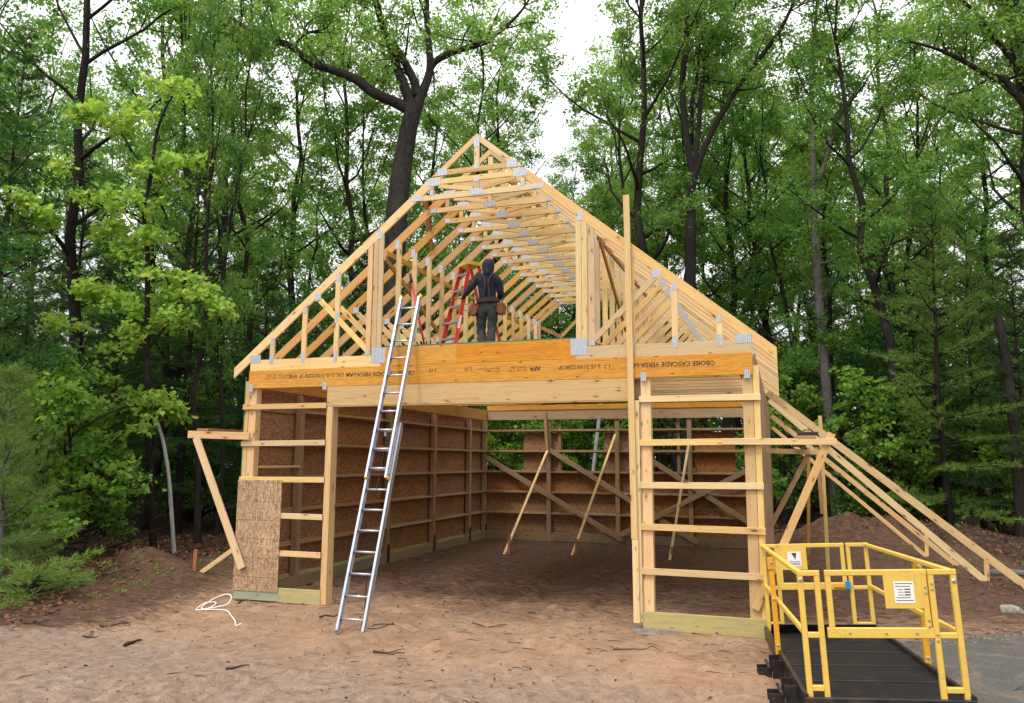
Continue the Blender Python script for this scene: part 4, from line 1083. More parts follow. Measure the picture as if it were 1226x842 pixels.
OAK = {'trunk':[[-8.16,12.86,8.67,0.484],[-8.08,12.88,11.08,0.469],[-7.9,12.94,12.92,0.427],[-7.73,13.0,14.17,0.384],[-7.54,13.06,14.96,0.37]],'left':[[-7.74,13.0,14.77,0.285],[-8.31,12.8,15.05,0.242],[-8.98,12.58,15.4,0.228],[-9.47,12.41,15.81,0.213],[-9.94,12.25,16.12,0.199],[-10.49,12.06,16.28,0.171],[-11.07,11.87,16.47,0.171],[-11.45,11.74,16.82,0.156],[-11.81,11.62,17.21,0.156],[-12.34,11.44,17.4,0.128],[-12.86,11.26,17.56,0.114],[-13.39,11.08,17.85,0.1],[-13.84,10.93,18.14,0.085],[-14.41,10.73,18.62,0.057]],'left2':[[-11.75,11.64,17.14,0.085],[-11.37,11.77,17.66,0.071],[-10.97,11.9,17.73,0.057],[-10.63,12.02,17.9,0.043]],'mid':[[-7.66,13.03,14.86,0.256],[-7.96,12.92,15.59,0.228],[-8.2,12.84,16.2,0.199],[-8.32,12.8,16.71,0.185],[-8.42,12.77,17.23,0.185],[-8.64,12.69,17.74,0.171],[-8.79,12.64,18.17,0.171],[-8.99,12.57,18.98,0.156],[-9.33,12.46,20.97,0.114],[-9.7,12.33,23.34,0.057]],'vee':[[-7.47,13.09,15.28,0.213],[-7.56,13.06,15.82,0.199],[-7.77,12.99,16.23,0.185],[-8.07,12.89,16.87,0.156],[-8.37,12.78,17.36,0.128]],'cen':[[-7.46,13.09,14.96,0.256],[-7.27,13.16,15.63,0.213],[-7.08,13.22,16.14,0.185],[-7.03,13.24,16.65,0.171],[-7.13,13.2,17.36,0.156],[-7.2,13.18,18.01,0.142],[-7.22,13.17,18.99,0.128],[-7.17,13.19,20.99,0.1],[-7.04,13.24,23.36,0.057]],'right':[[-7.08,13.22,16.27,0.156],[-6.86,13.3,16.65,0.156],[-6.55,13.4,16.85,0.156],[-6.07,13.57,17.08,0.142],[-5.64,13.71,17.18,0.142],[-5.15,13.88,17.31,0.128],[-4.89,13.96,17.64,0.114],[-4.55,14.08,17.93,0.085],[-4.21,14.2,18.29,0.071],[-3.89,14.3,18.65,0.057],[-3.49,14.44,19.35,0.043]]}
FORK = {'trunk':[[1.3,17.12,0.94,0.236],[1.45,17.17,6.21,0.221],[1.57,17.21,8.83,0.207],[1.61,17.23,10.51,0.207],[1.66,17.24,12.28,0.192],[1.79,17.29,12.79,0.192]],'l':[[1.73,17.27,12.67,0.133],[1.56,17.21,14.18,0.133],[1.44,17.17,15.32,0.118],[1.46,17.18,16.31,0.118],[1.62,17.23,17.97,0.103],[1.78,17.28,19.67,0.103],[1.92,17.33,21.73,0.074],[2.09,17.39,23.84,0.044]],'m':[[1.76,17.28,12.73,0.103],[1.94,17.34,14.18,0.089],[2.13,17.4,15.98,0.089],[2.38,17.49,17.64,0.074],[2.8,17.63,18.65,0.074],[3.42,17.84,19.4,0.059],[4.05,18.06,20.36,0.044]],'r':[[1.81,17.3,12.73,0.133],[2.22,17.43,13.86,0.118],[2.69,17.59,15.0,0.118],[3.22,17.77,15.82,0.103],[3.75,17.95,16.65,0.089],[4.41,18.18,17.59,0.089],[5.16,18.43,18.67,0.074],[5.65,18.6,19.69,0.059],[6.03,18.73,20.72,0.044]],'tw':[[1.7,17.26,15.32,0.059],[2.0,17.36,16.64,0.044],[2.12,17.4,17.98,0.044]]}
SLIM = {'trunk':[[6.2,19.31,-0.22,0.195],[6.14,19.29,2.11,0.18],[6.04,19.26,5.39,0.18],[5.97,19.23,7.54,0.165],[5.93,19.22,10.05,0.15],[5.94,19.22,12.16,0.135]],'a':[[5.94,19.22,12.16,0.12],[6.0,19.25,14.25,0.105],[6.02,19.25,16.08,0.09],[6.2,19.31,17.94,0.075],[6.41,19.38,20.0,0.045]],'b':[[5.97,19.23,12.23,0.105],[6.31,19.35,13.27,0.09],[6.81,19.52,14.92,0.075],[7.34,19.7,15.92,0.06],[8.12,19.96,17.1,0.045]]}
RT = {'trunk':[[10.33,10.68,-0.5,0.4],[10.61,10.78,4.39,0.36],[10.57,10.76,7.49,0.3],[10.47,10.73,9.64,0.26],[10.32,10.68,10.51,0.22]],'a':[[10.36,10.69,10.29,0.17],[10.15,10.62,10.95,0.14],[9.89,10.53,11.51,0.12],[9.6,10.43,11.84,0.1],[9.13,10.28,12.11,0.08],[8.55,10.08,12.47,0.07],[7.96,9.88,12.69,0.05],[7.37,9.68,12.87,0.04]],'b':[[10.41,10.71,9.86,0.16],[10.28,10.66,10.73,0.13],[10.1,10.61,11.62,0.11],[9.77,10.49,12.52,0.09],[9.4,10.36,12.97,0.08],[9.03,10.24,13.54,0.06],[8.66,10.12,14.12,0.05],[8.4,10.03,14.81,0.04]],'c':[[10.49,10.74,9.42,0.2],[10.65,10.79,11.4,0.2],[10.47,10.73,12.53,0.19],[10.23,10.65,13.32,0.18],[9.88,10.53,14.13,0.16],[9.66,10.45,15.29,0.12],[9.45,10.38,16.71,0.06]],'d':[[9.89,10.53,11.51,0.07],[9.89,10.53,12.3,0.06],[9.79,10.5,12.86,0.05],[9.81,10.51,13.66,0.04],[9.59,10.43,14.36,0.03]]}
DEAD = [[11.06,16.21,0.21,0.215],[11.11,16.23,1.45,0.215],[11.14,16.24,3.04,0.202],[11.05,16.21,5.32,0.19],[10.93,16.17,6.71,0.164]]
MAPLE = {'trunk':[[-10.64,5.15,-0.26,0.097],[-10.77,5.11,1.23,0.086],[-10.99,5.03,3.35,0.086],[-11.07,5.0,4.28,0.076],[-11.17,4.97,5.53,0.076],[-11.29,4.93,7.78,0.065],[-11.42,4.88,8.47,0.054],[-11.47,4.87,8.93,0.054],[-11.35,4.91,9.76,0.054],[-11.31,4.92,10.45,0.043],[-11.28,4.93,11.04,0.043],[-11.15,4.98,11.64,0.032],[-10.92,5.05,12.12,0.022]],'l':[[-11.43,4.88,8.65,0.032],[-11.82,4.75,8.79,0.032],[-12.15,4.64,8.92,0.022],[-12.55,4.5,8.64,0.022],[-12.95,4.37,8.34,0.016]],'l2':[[-11.35,4.91,9.98,0.032],[-11.71,4.79,10.33,0.022],[-12.06,4.67,10.8,0.022],[-12.31,4.58,11.27,0.016]],'r':[[-11.14,4.98,5.09,0.032],[-10.88,5.07,5.53,0.032],[-10.59,5.16,5.98,0.022],[-10.2,5.3,6.32,0.016],[-9.79,5.44,6.43,0.013]],'r2':[[-11.25,4.94,7.1,0.032],[-11.0,5.03,7.44,0.022],[-10.64,5.15,6.76,0.016]],'l3':[[-11.18,4.97,5.75,0.032],[-11.53,4.85,5.98,0.022],[-11.95,4.7,6.08,0.016]],'l4':[[-11.44,4.88,8.47,0.032],[-12.38,4.56,9.27,0.022],[-13.05,4.33,9.73,0.022],[-13.9,4.04,9.73,0.016],[-14.51,3.83,9.37,0.011]]}
MAPLEC = [[-13.92,4.04,9.96,0.65,0.48],[-12.81,4.41,9.27,0.86,0.43],[-11.62,4.82,8.97,0.54,0.3],[-12.32,4.58,11.39,0.65,0.39],[-11.91,4.72,11.75,0.65,0.32],[-10.98,5.03,12.36,0.54,0.22],[-11.16,4.97,10.09,0.6,0.39],[-10.85,5.08,10.21,0.54,0.35],[-13.19,4.28,11.62,0.26,0.17],[-13.81,4.07,8.57,0.43,0.3],[-14.39,3.88,9.14,0.43,0.32],[-12.33,4.58,8.46,0.54,0.26],[-11.76,4.77,7.89,0.43,0.26],[-11.14,4.98,8.12,0.35,0.26],[-10.45,5.21,7.1,0.65,0.26],[-10.74,5.11,6.76,0.6,0.39],[-9.9,5.4,6.66,0.48,0.3],[-9.36,5.58,6.32,0.26,0.26],[-11.43,4.88,6.09,0.48,0.3],[-11.5,4.86,5.53,0.39,0.26],[-11.0,5.03,5.87,0.48,0.35],[-10.48,5.2,5.87,0.3,0.22],[-13.39,4.22,5.85,0.54,0.26],[-12.62,4.48,6.75,0.48,0.22],[-12.19,4.62,6.53,0.39,0.19]]
BIRCH = [[-9.93,5.07,-0.1,0.074],[-10.08,5.02,1.05,0.074],[-10.17,4.99,1.83,0.064],[-10.36,4.93,2.71,0.064],[-10.5,4.88,3.13,0.053],[-10.65,4.83,3.59,0.032]]
BIRCHC = [[-10.84,4.77,3.61,0.43,0.19],[-10.34,4.93,3.76,0.43,0.21],[-10.65,4.83,3.81,0.3,0.17],[-10.08,5.02,3.47,0.21,0.17],[-11.03,4.7,3.51,0.17,0.15]]
PALE = [[-1.47,14.07,0.49,0.09],[-1.4,14.09,1.68,0.09],[-1.27,14.14,2.89,0.09],[-1.1,14.2,4.26,0.09],[-0.87,14.27,6.48,0.09],[-0.65,14.35,9.33,0.09]]
# ------------------------------------------------------------------ trees
class SK:
    """tubes of one trunk with its limbs, gathered as arrays"""
    def __init__(self): self.V = []; self.F = []; self.U = []; self.n = 0
    def tube(self, P, rad, sides=6):
        P = np.asarray(P, float); n = len(P); rad = np.asarray(rad, float)
        T = np.gradient(P, axis=0); T /= np.linalg.norm(T, axis=1)[:, None] + 1e-9
        ref = np.array([1.0, 0.13, 0.07]) if abs(T[0, 0]) < .8 else np.array([0.1, 1.0, 0.05])
        S = np.cross(T, ref); S /= np.linalg.norm(S, axis=1)[:, None] + 1e-9; Bn = np.cross(T, S)
        a = np.arange(sides) * 2 * np.pi / sides
        R_ = P[:, None, :] + rad[:, None, None] * (np.cos(a)[None, :, None] * S[:, None, :] + np.sin(a)[None, :, None] * Bn[:, None, :])
        self.V.append(R_.reshape(-1, 3))
        L = np.concatenate([[0], np.cumsum(np.linalg.norm(np.diff(P, axis=0), axis=1))])
        i = np.arange(n - 1)[:, None]; j = np.arange(sides)[None, :]; j2 = (j + 1) % sides
        q = np.stack([i * sides + j, i * sides + j2, (i + 1) * sides + j2, (i + 1) * sides + j], -1).reshape(-1, 4) + self.n
        self.F.append(q)
        w = 2 * np.pi * np.maximum(rad, .01) / sides
        u = np.stack([np.broadcast_to(L[:-1, None], (n - 1, sides)), np.broadcast_to(L[:-1, None], (n - 1, sides)), np.broadcast_to(L[1:, None], (n - 1, sides)), np.broadcast_to(L[1:, None], (n - 1, sides))], -1)
        v = np.stack([j * w[:-1, None], (j + 1) * w[:-1, None], (j + 1) * w[1:, None], j * w[1:, None]], -1)
        self.U.append(np.stack([u, v], -1).reshape(-1, 2)); self.n += n * sides
    def mesh(self, name, mat):
        me = mesh_np(name, np.concatenate(self.V), np.concatenate(self.F), True)
        uv = me.uv_layers.new(name="UVMap"); uv.data.foreach_set("uv", np.concatenate(self.U).astype(np.float32).ravel())
        me.materials.append(mat); return me

DIAMOND = (np.array([[0, 0, 0], [.5, .27, .07], [1, 0, -.06], [.45, -.27, .07]]), np.array([[0, 1, 2], [0, 2, 3]]))
MAPLE_L = (np.array([[0, 0, 0], [.10, .40, .05], [.38, .27, .02], [.55, .50, .06], [.62, .18, .02], [1, 0, -.08], [.62, -.18, .02], [.55, -.50, .06], [.38, -.27, .02], [.10, -.40, .05]]),
           np.array([[0, 1, 2], [0, 2, 4], [2, 3, 4], [0, 4, 6], [4, 5, 6], [0, 6, 8], [6, 7, 8], [0, 8, 9]]))
OAK_L = (np.array([[0, 0, 0], [.35, .2, .05], [.62, .30, .05], [1, .0, -.07], [.62, -.30, .05], [.35, -.2, .05]]), np.array([[0, 1, 5], [1, 4, 5], [1, 2, 4], [2, 3, 4]]))
def leaf_arrays(rng, C, S, per, size, shape=DIAMOND, up=0.55, flat=0.6):
    """C centres (n,3), S radii (n,3) -> leaves scattered in soft clumps"""
    n = len(C); N = n * per
    P = np.repeat(C, per, 0) + rng.normal(size=(N, 3)) * np.repeat(S, per, 0) * .55
    nr = rng.normal(size=(N, 3)); nr[:, 2] = np.abs(nr[:, 2]) * flat + up; nr /= np.linalg.norm(nr, axis=1)[:, None]
    ax = rng.normal(size=(N, 3)); ax[:, 2] -= .35; ax -= nr * (ax * nr).sum(1)[:, None]; ax /= np.linalg.norm(ax, axis=1)[:, None]
    by = np.cross(nr, ax); s = size * rng.uniform(.6, 1.25, N)
    T, Fc = shape; k = len(T)
    Vv = P[:, None, :] + s[:, None, None] * (T[None, :, 0:1] * ax[:, None, :] + T[None, :, 1:2] * by[:, None, :] + T[None, :, 2:3] * nr[:, None, :])
    Ff = Fc[None] + (np.arange(N) * k)[:, None, None]
    return Vv.reshape(-1, 3), Ff.reshape(-1, 3)
def crown_mesh(name, parts, mat):
    Vs, Fs, o = [], [], 0
    for v, f in parts: Vs.append(v); Fs.append(f + o); o += len(v)
    me = mesh_np(name, np.concatenate(Vs), np.concatenate(Fs)); me.materials.append(mat); return me

def twigs(rng, sk, P, rad, clusters, n2, l2, size, t0=.25, droop=0.0, sub=3):
    """side branches along a limb, each ending in leaf clumps"""
    P = np.asarray(P, float)
    seg = np.linalg.norm(np.diff(P, axis=0), axis=1); L = np.concatenate([[0], np.cumsum(seg)])
    for _ in range(n2):
        s = (t0 + (1 - t0) * rng.uniform() ** .8) * L[-1]; i = min(np.searchsorted(L, s) - 1, len(P) - 2); i = max(i, 0)
        f = (s - L[i]) / max(seg[i], 1e-6); p = P[i] * (1 - f) + P[i + 1] * f; r = np.interp(s, L, rad)
        t = (P[i + 1] - P[i]) / max(seg[i], 1e-6)
        d = t * .6 + rng.normal(size=3) * .75; d[2] += .25 - droop; d /= np.linalg.norm(d)
        ln = l2 * rng.uniform(.6, 1.3)
        q = [p]
        for k in range(4):
            d = d + rng.normal(size=3) * .22 + np.array([0, 0, .06 - droop]); d /= np.linalg.norm(d); q.append(q[-1] + d * ln / 4)
        sk.tube(q, np.linspace(min(r * .55, .05), .008, 5), 4)
        for k in range(sub):
            b = q[2 + k % 3]; e = b + (d * .5 + rng.normal(size=3) * .6) * ln * .42
            sk.tube([b, (b + e) / 2 + rng.normal(size=3) * .04, e], [.012, .009, .005], 3)
            clusters.append((e, size * rng.uniform(.7, 1.25))); clusters.append(((b + e) / 2 + rng.normal(size=3) * .1, size * rng.uniform(.5, 1.0)))
        clusters.append((q[-1], size))

def hardwood(seed, H, r0, cb, cr, nprim, mat_leaf, leafsize=.14, per=30, n2=5, l2=1.6, csize=.5, bark_=None, fork=False, shape=DIAMOND, sub=3):
    rng = np.random.default_rng(seed); sk = SK(); cl = []
    n = 14; zs = np.linspace(-.25, H * .93, n); lean = rng.normal(size=2) * .035
    wob = np.cumsum(rng.normal(size=(n, 2)) * H * .0085, 0)
    TP = np.column_stack([wob[:, 0] + lean[0] * zs, wob[:, 1] + lean[1] * zs, zs]); TP[:, :2] -= TP[0, :2]
    tr = r0 * (1 - .86 * (zs / (H * .93)).clip(0, 1) ** 1.1); tr[0] *= 1.45
    sk.tube(TP, tr, 9)
    ang = rng.uniform(0, 6.28)
    for i in range(nprim):
        f = (i + rng.uniform(0, .8)) / nprim; z = cb + (H * .93 - cb) * f
        p = np.array([np.interp(z, zs, TP[:, 0]), np.interp(z, zs, TP[:, 1]), z]); r = np.interp(z, zs, tr)
        ang += 2.4 + rng.normal() * .4; el = R(18 + 48 * f + rng.normal() * 9)
        L = cr * (.55 + .75 * math.sin(math.pi * (.18 + .72 * f))) * rng.uniform(.75, 1.2)
        d = np.array([math.cos(ang) * math.cos(el), math.sin(ang) * math.cos(el), math.sin(el)])
        q = [p]
        for k in range(6):
            d = d + rng.normal(size=3) * .13 + np.array([0, 0, .05]); d /= np.linalg.norm(d); q.append(q[-1] + d * L / 6)
        rr = np.linspace(max(r * .55, .025), .015, 7); sk.tube(q, rr, 6)
        twigs(rng, sk, q, rr, cl, n2, l2, csize, sub=sub)
    for _ in range(3):      # a few bare lower branches
        z = rng.uniform(cb * .5, cb); p = np.array([np.interp(z, zs, TP[:, 0]), np.interp(z, zs, TP[:, 1]), z]); a = rng.uniform(0, 6.28)
        e = p + np.array([math.cos(a), math.sin(a), .35]) * rng.uniform(.5, 1.4)
        sk.tube([p, (p + e) / 2 + rng.normal(size=3) * .08, e], [.03, .018, .006], 4)
    C = np.array([c for c, s in cl]); S = np.array([[s, s, s * .5] for c, s in cl])
    return sk.mesh("trunk", bark_ or M["bark"]), crown_mesh("crown", [leaf_arrays(rng, C, S, per, leafsize, shape)], mat_leaf)

def needles(rng, P, D, per, length, width, spread):
    """needle tufts: P positions, D directions"""
    N = len(P) * per
    c = np.repeat(P, per, 0) + rng.normal(size=(N, 3)) * .022; d = np.repeat(D, per, 0) + rng.normal(size=(N, 3)) * spread
    d /= np.linalg.norm(d, axis=1)[:, None]; s = np.cross(d, rng.normal(size=(N, 3))); s /= np.linalg.norm(s, axis=1)[:, None]
    L = length * rng.uniform(.7, 1.2, N)[:, None]
    Vv = np.stack([c - s * width / 2, c + s * width / 2, c + d * L], 1)
    return Vv.reshape(-1, 3), np.arange(N * 3).reshape(-1, 3)
def pine(seed, H, r0, cr, z0, whorl, per, length, width, mat, stepz=.55, droop=.0, twig=.16, bark_=None, pitch=20, tuft=.15):
    rng = np.random.default_rng(seed); sk = SK(); P, D = [], []
    zs = np.linspace(-.2, H, 9); wx = np.cumsum(rng.normal(size=(9, 2)) * .03, 0)
    sk.tube(np.column_stack([wx, zs]), r0 * (1.02 - zs.clip(0) / H), 8)
    z = z0
    while z < H - .1:
        f = (z - z0) / (H - z0); L0 = cr * (1 - f) ** .75 * (.65 + .35 * min(1, f * 5 + .4)); a0 = rng.uniform(0, 6.28)
        for k in range(whorl):
            a = a0 + k * 6.283 / whorl + rng.normal() * .22; L = L0 * rng.uniform(.65, 1.15) + .12
            el = R(pitch * (.2 + 1.6 * f) - 8 + rng.normal() * 7)
            d = np.array([math.cos(a) * math.cos(el), math.sin(a) * math.cos(el), math.sin(el)])
            base = np.array([np.interp(z, zs, wx[:, 0]), np.interp(z, zs, wx[:, 1]), z + rng.normal() * .08]); q = [base]
            for m in range(5):
                d = d + rng.normal(size=3) * .06 + np.array([0, 0, .05 - droop]); d /= np.linalg.norm(d); q.append(q[-1] + d * L / 5)
            q = np.array(q); sk.tube(q, np.linspace(.012 + .012 * L, .004, 6), 4)
            nt = max(3, int(L / twig))
            for m in range(nt):
                s = .22 + .78 * m / max(nt - 1, 1); i = min(int(s * 5), 4); p = q[i] + (q[i + 1] - q[i]) * (s * 5 - i)
                t = q[i + 1] - q[i]; t /= np.linalg.norm(t); side = np.cross(t, [0, 0, 1]); side /= np.linalg.norm(side) + 1e-6
                w = (1.05 - s) * L * .42 + .10
                for sg in (-1, 1):
                    dd = t * .75 + side * sg * rng.uniform(.5, 1.0) + np.array([0, 0, rng.normal() * .12 - droop]); dd /= np.linalg.norm(dd)
                    ln = w * rng.uniform(.6, 1.2)
                    for u in np.arange(.10, ln + .02, tuft):
                        P.append(p + dd * u + rng.normal(size=3) * .02); D.append(dd + np.array([0, 0, .35]))
                P.append(p); D.append(t)
            P.append(q[-1]); D.append(d)
        z += stepz * rng.uniform(.8, 1.15) * (1 - .35 * f)
    return sk.mesh("trunk", bark_ or M["bark"]), crown_mesh("crown", [needles(rng, np.array(P), np.array(D), per, length, width, .62)], mat)

def plant(name, cat, meshes, x, y, rz, sc, label, group=None, zoff=0.0):
    r = empty(name, (x, y, gz(x, y) - 0.03 + zoff), rz); r.scale = (sc, sc, sc) if not isinstance(sc, tuple) else sc
    tag(r, label, cat, group)
    for nm, me in zip(("trunk", "crown"), meshes):
        if me is not None: link(nm, me, None, r)
    return r

def hero(name, cat, limbs, label, leafmat_, seed, n2, l2, csize, per, leafsize, bark_, extra=None, skip=("trunk",), shape=DIAMOND, sides=10, t0=.25, sub=3, only_extra=False):
    """a tree drawn limb by limb; limb points are (x, y, z, radius) in the world"""
    rng = np.random.default_rng(seed); sk = SK(); cl = []
    b = limbs["trunk"][0]; o = np.array([b[0], b[1], 0.0])
    for k, L in limbs.items():
        A = np.array(L, float); P = A[:, :3] - o
        if k != "trunk": P[1:-1] += rng.normal(size=(len(P) - 2, 3)) * np.array([.03, .03, .03]) * 1.0
        t = np.linspace(0, len(P) - 1, len(P) * 3); Q = np.column_stack([np.interp(t, np.arange(len(P)), P[:, c]) for c in range(3)]); rr = np.interp(t, np.arange(len(P)), A[:, 3])
        sm = Q.copy(); sm[1:-1] = (Q[:-2] + Q[1:-1] * 2 + Q[2:]) / 4; sk.tube(sm, rr, sides if k == "trunk" else 8)
        if k not in skip and not only_extra: twigs(rng, sk, sm, rr, cl, n2, l2, csize, t0, 0, sub)
    parts = []
    if cl:
        C = np.array([c for c, s in cl]); S = np.array([[s, s, s * .6] for c, s in cl]); parts.append(leaf_arrays(rng, C, S, per, leafsize, shape))
    if extra is not None:
        E = np.array(extra, float); C = E[:, :3] - o; S = np.column_stack([E[:, 3], E[:, 3], E[:, 4]])
        # sub-clumps hanging on short twigs, so that each clump keeps gaps
        Cs = np.repeat(C, 7, 0) + rng.normal(size=(len(C) * 7, 3)) * np.repeat(S, 7, 0) * .52; Ss = np.tile([[.26, .26, .17]], (len(Cs), 1))
        for c, p in zip(np.repeat(C, 7, 0), Cs): sk.tube([c, (c + p) / 2 + rng.normal(size=3) * .02, p], [.008, .006, .003], 3)
        parts.append(leaf_arrays(rng, Cs, Ss, per, leafsize, shape, .7, .5))
    r = empty(name, (o[0], o[1], 0.0)); tag(r, label, cat)
    link("trunk", sk.mesh("trunk", bark_), None, r)
    if parts: link("crown", crown_mesh("crown", parts, leafmat_), None, r)
    return r
def ground_limb(L, x, y, r):   # carry a trunk down to the earth
    return [[x, y, gz(x, y) - .3, r]] + L

OAK = {k: [q[:3] + [q[3] * .80] for q in L] for k, L in OAK.items()}
OAK["trunk"] = ground_limb(OAK["trunk"], -8.05, 12.86, .62)
hero("oak_tree", "tree", OAK, "great oak with thick bent limbs rising behind the garage peak", M["leaf"], 11, 11, 1.9, .46, 40, .16, M["bark_oak"], t0=.22, sub=2)
FORK = {k: [q[:3] + [q[3] * .95] for q in L] for k, L in FORK.items()}
BIRCH = [q[:3] + [q[3] * .72] for q in BIRCH]
FORK["trunk"] = ground_limb(FORK["trunk"], 1.28, 17.1, .27)
hero("forked_tree", "tree", FORK, "tall dark tree forking into steep stems beyond the garage roof slope", M["leaf"], 12, 10, 1.8, .44, 36, .16, M["bark"], t0=.3, sub=2)
hero("forked_tree", "tree", SLIM, "slim straight tree standing beyond the tops of the long braces", M["leaf_mid"], 13, 10, 1.5, .42, 34, .16, M["bark_grey"], t0=.3, skip=(), sub=2)
RT = {k: [[q[0] + .55, q[1], q[2], q[3] * (.62 if k == "trunk" else .8)] for q in L] for k, L in RT.items()}
hero("leaning_tree", "tree", RT, "thick tree at the edge of the picture, limbs reaching over the clearing", M["leaf"], 14, 10, 1.2, .36, 34, .125, M["bark"], t0=.25, sub=2)
hero("dead_tree", "dead tree", {"trunk": [[11.06, 16.21, -.3, .18]] + [q[:3] + [q[3] * .72] for q in DEAD] + [[10.92, 16.17, 6.85, .05]]}, "broken dead trunk without a crown among the dark pines", None, 15, 0, 1, 1, 1, 1, M["bark"])
hero("maple_sapling", "tree", MAPLE, "slender young maple with bright yellow-green leaf clumps on a thin dark stem", M["leaf_light"], 16, 0, .5, .3, 26, .17, M["bark"], MAPLEC, shape=MAPLE_L, only_extra=True)
hero("birch_sapling", "tree", {"trunk": BIRCH}, "leaning pale grey sapling with a flat tuft of bright leaves", M["leaf_light"], 17, 0, .5, .3, 20, .17, M["bark_pale"], BIRCHC, shape=MAPLE_L, only_extra=True)

hero("pale_tree", "tree", {"trunk": [[-1.49, 14.06, -.3, .085]] + [q[:3] + [.062] for q in PALE[:4]] + [[-1.0, 14.23, 5.3, .04]]}, "pale slim trunk seen through the open back wall of the garage", None, 18, 0, 1, 1, 1, 1, M["bark_pale"])

TALL = [hardwood(100 + i, (21.5, 24, 20, 25, 22.5, 19)[i], (.17, .20, .15, .22, .16, .13)[i], (5.5, 7.5, 5.0, 8.5, 6.5, 4.0)[i], (2.7, 3.2, 2.5, 3.3, 2.8, 2.3)[i], (15, 17, 14, 17, 16, 13)[i],
                 (M["leaf"], M["leaf_mid"], M["leaf"], M["leaf_mid"], M["leaf"], M["leaf_mid"])[i], .17, 34, 4, 1.5, .40, M["bark"], sub=2) for i in range(6)]
MID = [hardwood(200 + i, (8.5, 6.5, 10.5)[i], (.07, .05, .085)[i], (1.6, 1.0, 2.4)[i], (1.7, 1.5, 1.9)[i], (13, 11, 14)[i], (M["leaf_mid"], M["leaf_dark"], M["leaf_dark"])[i], .14, 18, 4, .8, .36, M["bark"], shape=(DIAMOND, OAK_L, DIAMOND)[i]) for i in range(3)]
SHRUB = [hardwood(300 + i, (2.6, 1.7, 3.6)[i], (.022, .015, .03)[i], (.35, .2, .6)[i], (.85, .6, 1.0)[i], (9, 8, 10)[i], (M["leaf_sap"], M["leaf_mid"], M["leaf_sap"])[i], .12, 12, 3, .4, .2, M["bark"], shape=MAPLE_L) for i in range(3)]
PINE = [pine(400, 13, .14, 2.4, 1.5, 5, 13, .15, .016, M["needle"], .78, .03, .24), pine(401, 9, .10, 2.1, .9, 5, 13, .15, .016, M["needle"], .66, .03, .22), pine(402, 4.2, .055, 1.45, .5, 5, 16, .14, .010, M["needle_light"], .40, .0, .18, M["bark_grey"], 26, .13),
        pine(405, 10.5, .11, 2.6, 1.0, 5, 12, .16, .017, M["needle_light"], .85, .0, .26)]

# the young pine by the lower left, and its bright low neighbour
plant("young_pine", "pine tree", PINE[2], -8.75, -0.5, .4, .93, "soft young pine at the clearing edge, nearest of the pines on the litter")
low = pine(403, .62, .03, 1.15, .12, 6, 15, .13, .010, M["needle_bright"], .16, .03, .16)
plant("young_pine", "pine tree", low, -7.5, -1.0, .9, 1.0, "low bright yellow-green pine shrub at the foot of the young pine")
plant("young_pine", "pine tree", PINE[2], -10.9, 1.0, 2.0, .95, "taller soft pine standing just behind the nearest young pine")

rs = random.Random(21)
def group_of(x, y):
    a = math.degrees(math.atan2(x - 4.47, y + 11.37))
    return 0 if a < -27 else (1 if a < -1.5 else 2)
ZONE = ("on the side of the white rope", "behind the garage", "beyond the long braces")
LAB = {"forest_tree": ("tall leafy forest tree with dark trunk %s", "tall leafy trees %s"), "understory_tree": ("bushy middle-height leafy tree %s", "bushy young trees %s"),
       "pine_tree": ("dark green pine with layered boughs %s", "dark pines %s"), "sapling": ("low bright-leaved sapling at the forest edge %s", "low saplings %s")}
CATS = {"forest_tree": "tree", "understory_tree": "tree", "pine_tree": "pine tree", "sapling": "sapling"}
used = [(-8.05, 12.86), (1.28, 17.1), (6.2, 19.3), (10.4, 10.7), (11.06, 16.2), (-10.7, 5.1), (-10, 5), (-8.6, -.55), (-7.35, -1.15), (-9.9, .9)]
def add(name, meshes, x, y, sc=1.0):
    used.append((x, y)); z = ZONE[group_of(x, y)]
    return plant(name, CATS[name], meshes, x, y, rs.uniform(0, 6.28), sc * rs.uniform(.9, 1.12), LAB[name][0] % z, LAB[name][1] % z)
# trunks that the photograph shows plainly
for x, y, k in ((-10.63, 6.74, 2), (-10.96, 7.9, 5), (-16.0, 7.0, 1), (-15.3, 9.6, 0), (-16.6, 13.2, 3), (4.5, 20.6, 5), (2.6, 22.5, 3), (7.9, 17.6, 1), (9.9, 20.5, 0), (12.8, 22.5, 4), (-1.6, 21.5, 0), (12.6, 17.8, 3), (6.4, 22.6, 2), (-11.0, 16.1, 1), (-8.8, 18.5, 4), (-0.4, 18.9, 3), (0.4, 21.5, 1), (1.6, 23.0, 4), (-7.4, 21.8, 1), (-12.6, 18.2, 0), (4.2, 24.5, 1)):
    tr_ = add("forest_tree", TALL[k], x, y)
    if (x, y) in ((-10.63, 6.74), (-10.96, 7.9)): tr_.scale = (.55, .55, 1.0)      # the two thin grey stems beside the young birch
for x, y, k in ((9.3, 16.6, 3), (10.6, 18.9, 3), (11.6, 16.9, 1), (13.0, 18.6, 3), (10.1, 22.1, 0), (-15.4, 4.2, 0), (-14.6, 2.6, 3), (-17.6, 8.4, 0), (-11.5, 10.4, 1), (-14.6, 7.4, 1), (-8.9, 12.6, 1), (-13.4, 9.0, 0)):
    add("pine_tree", PINE[k], x, y)
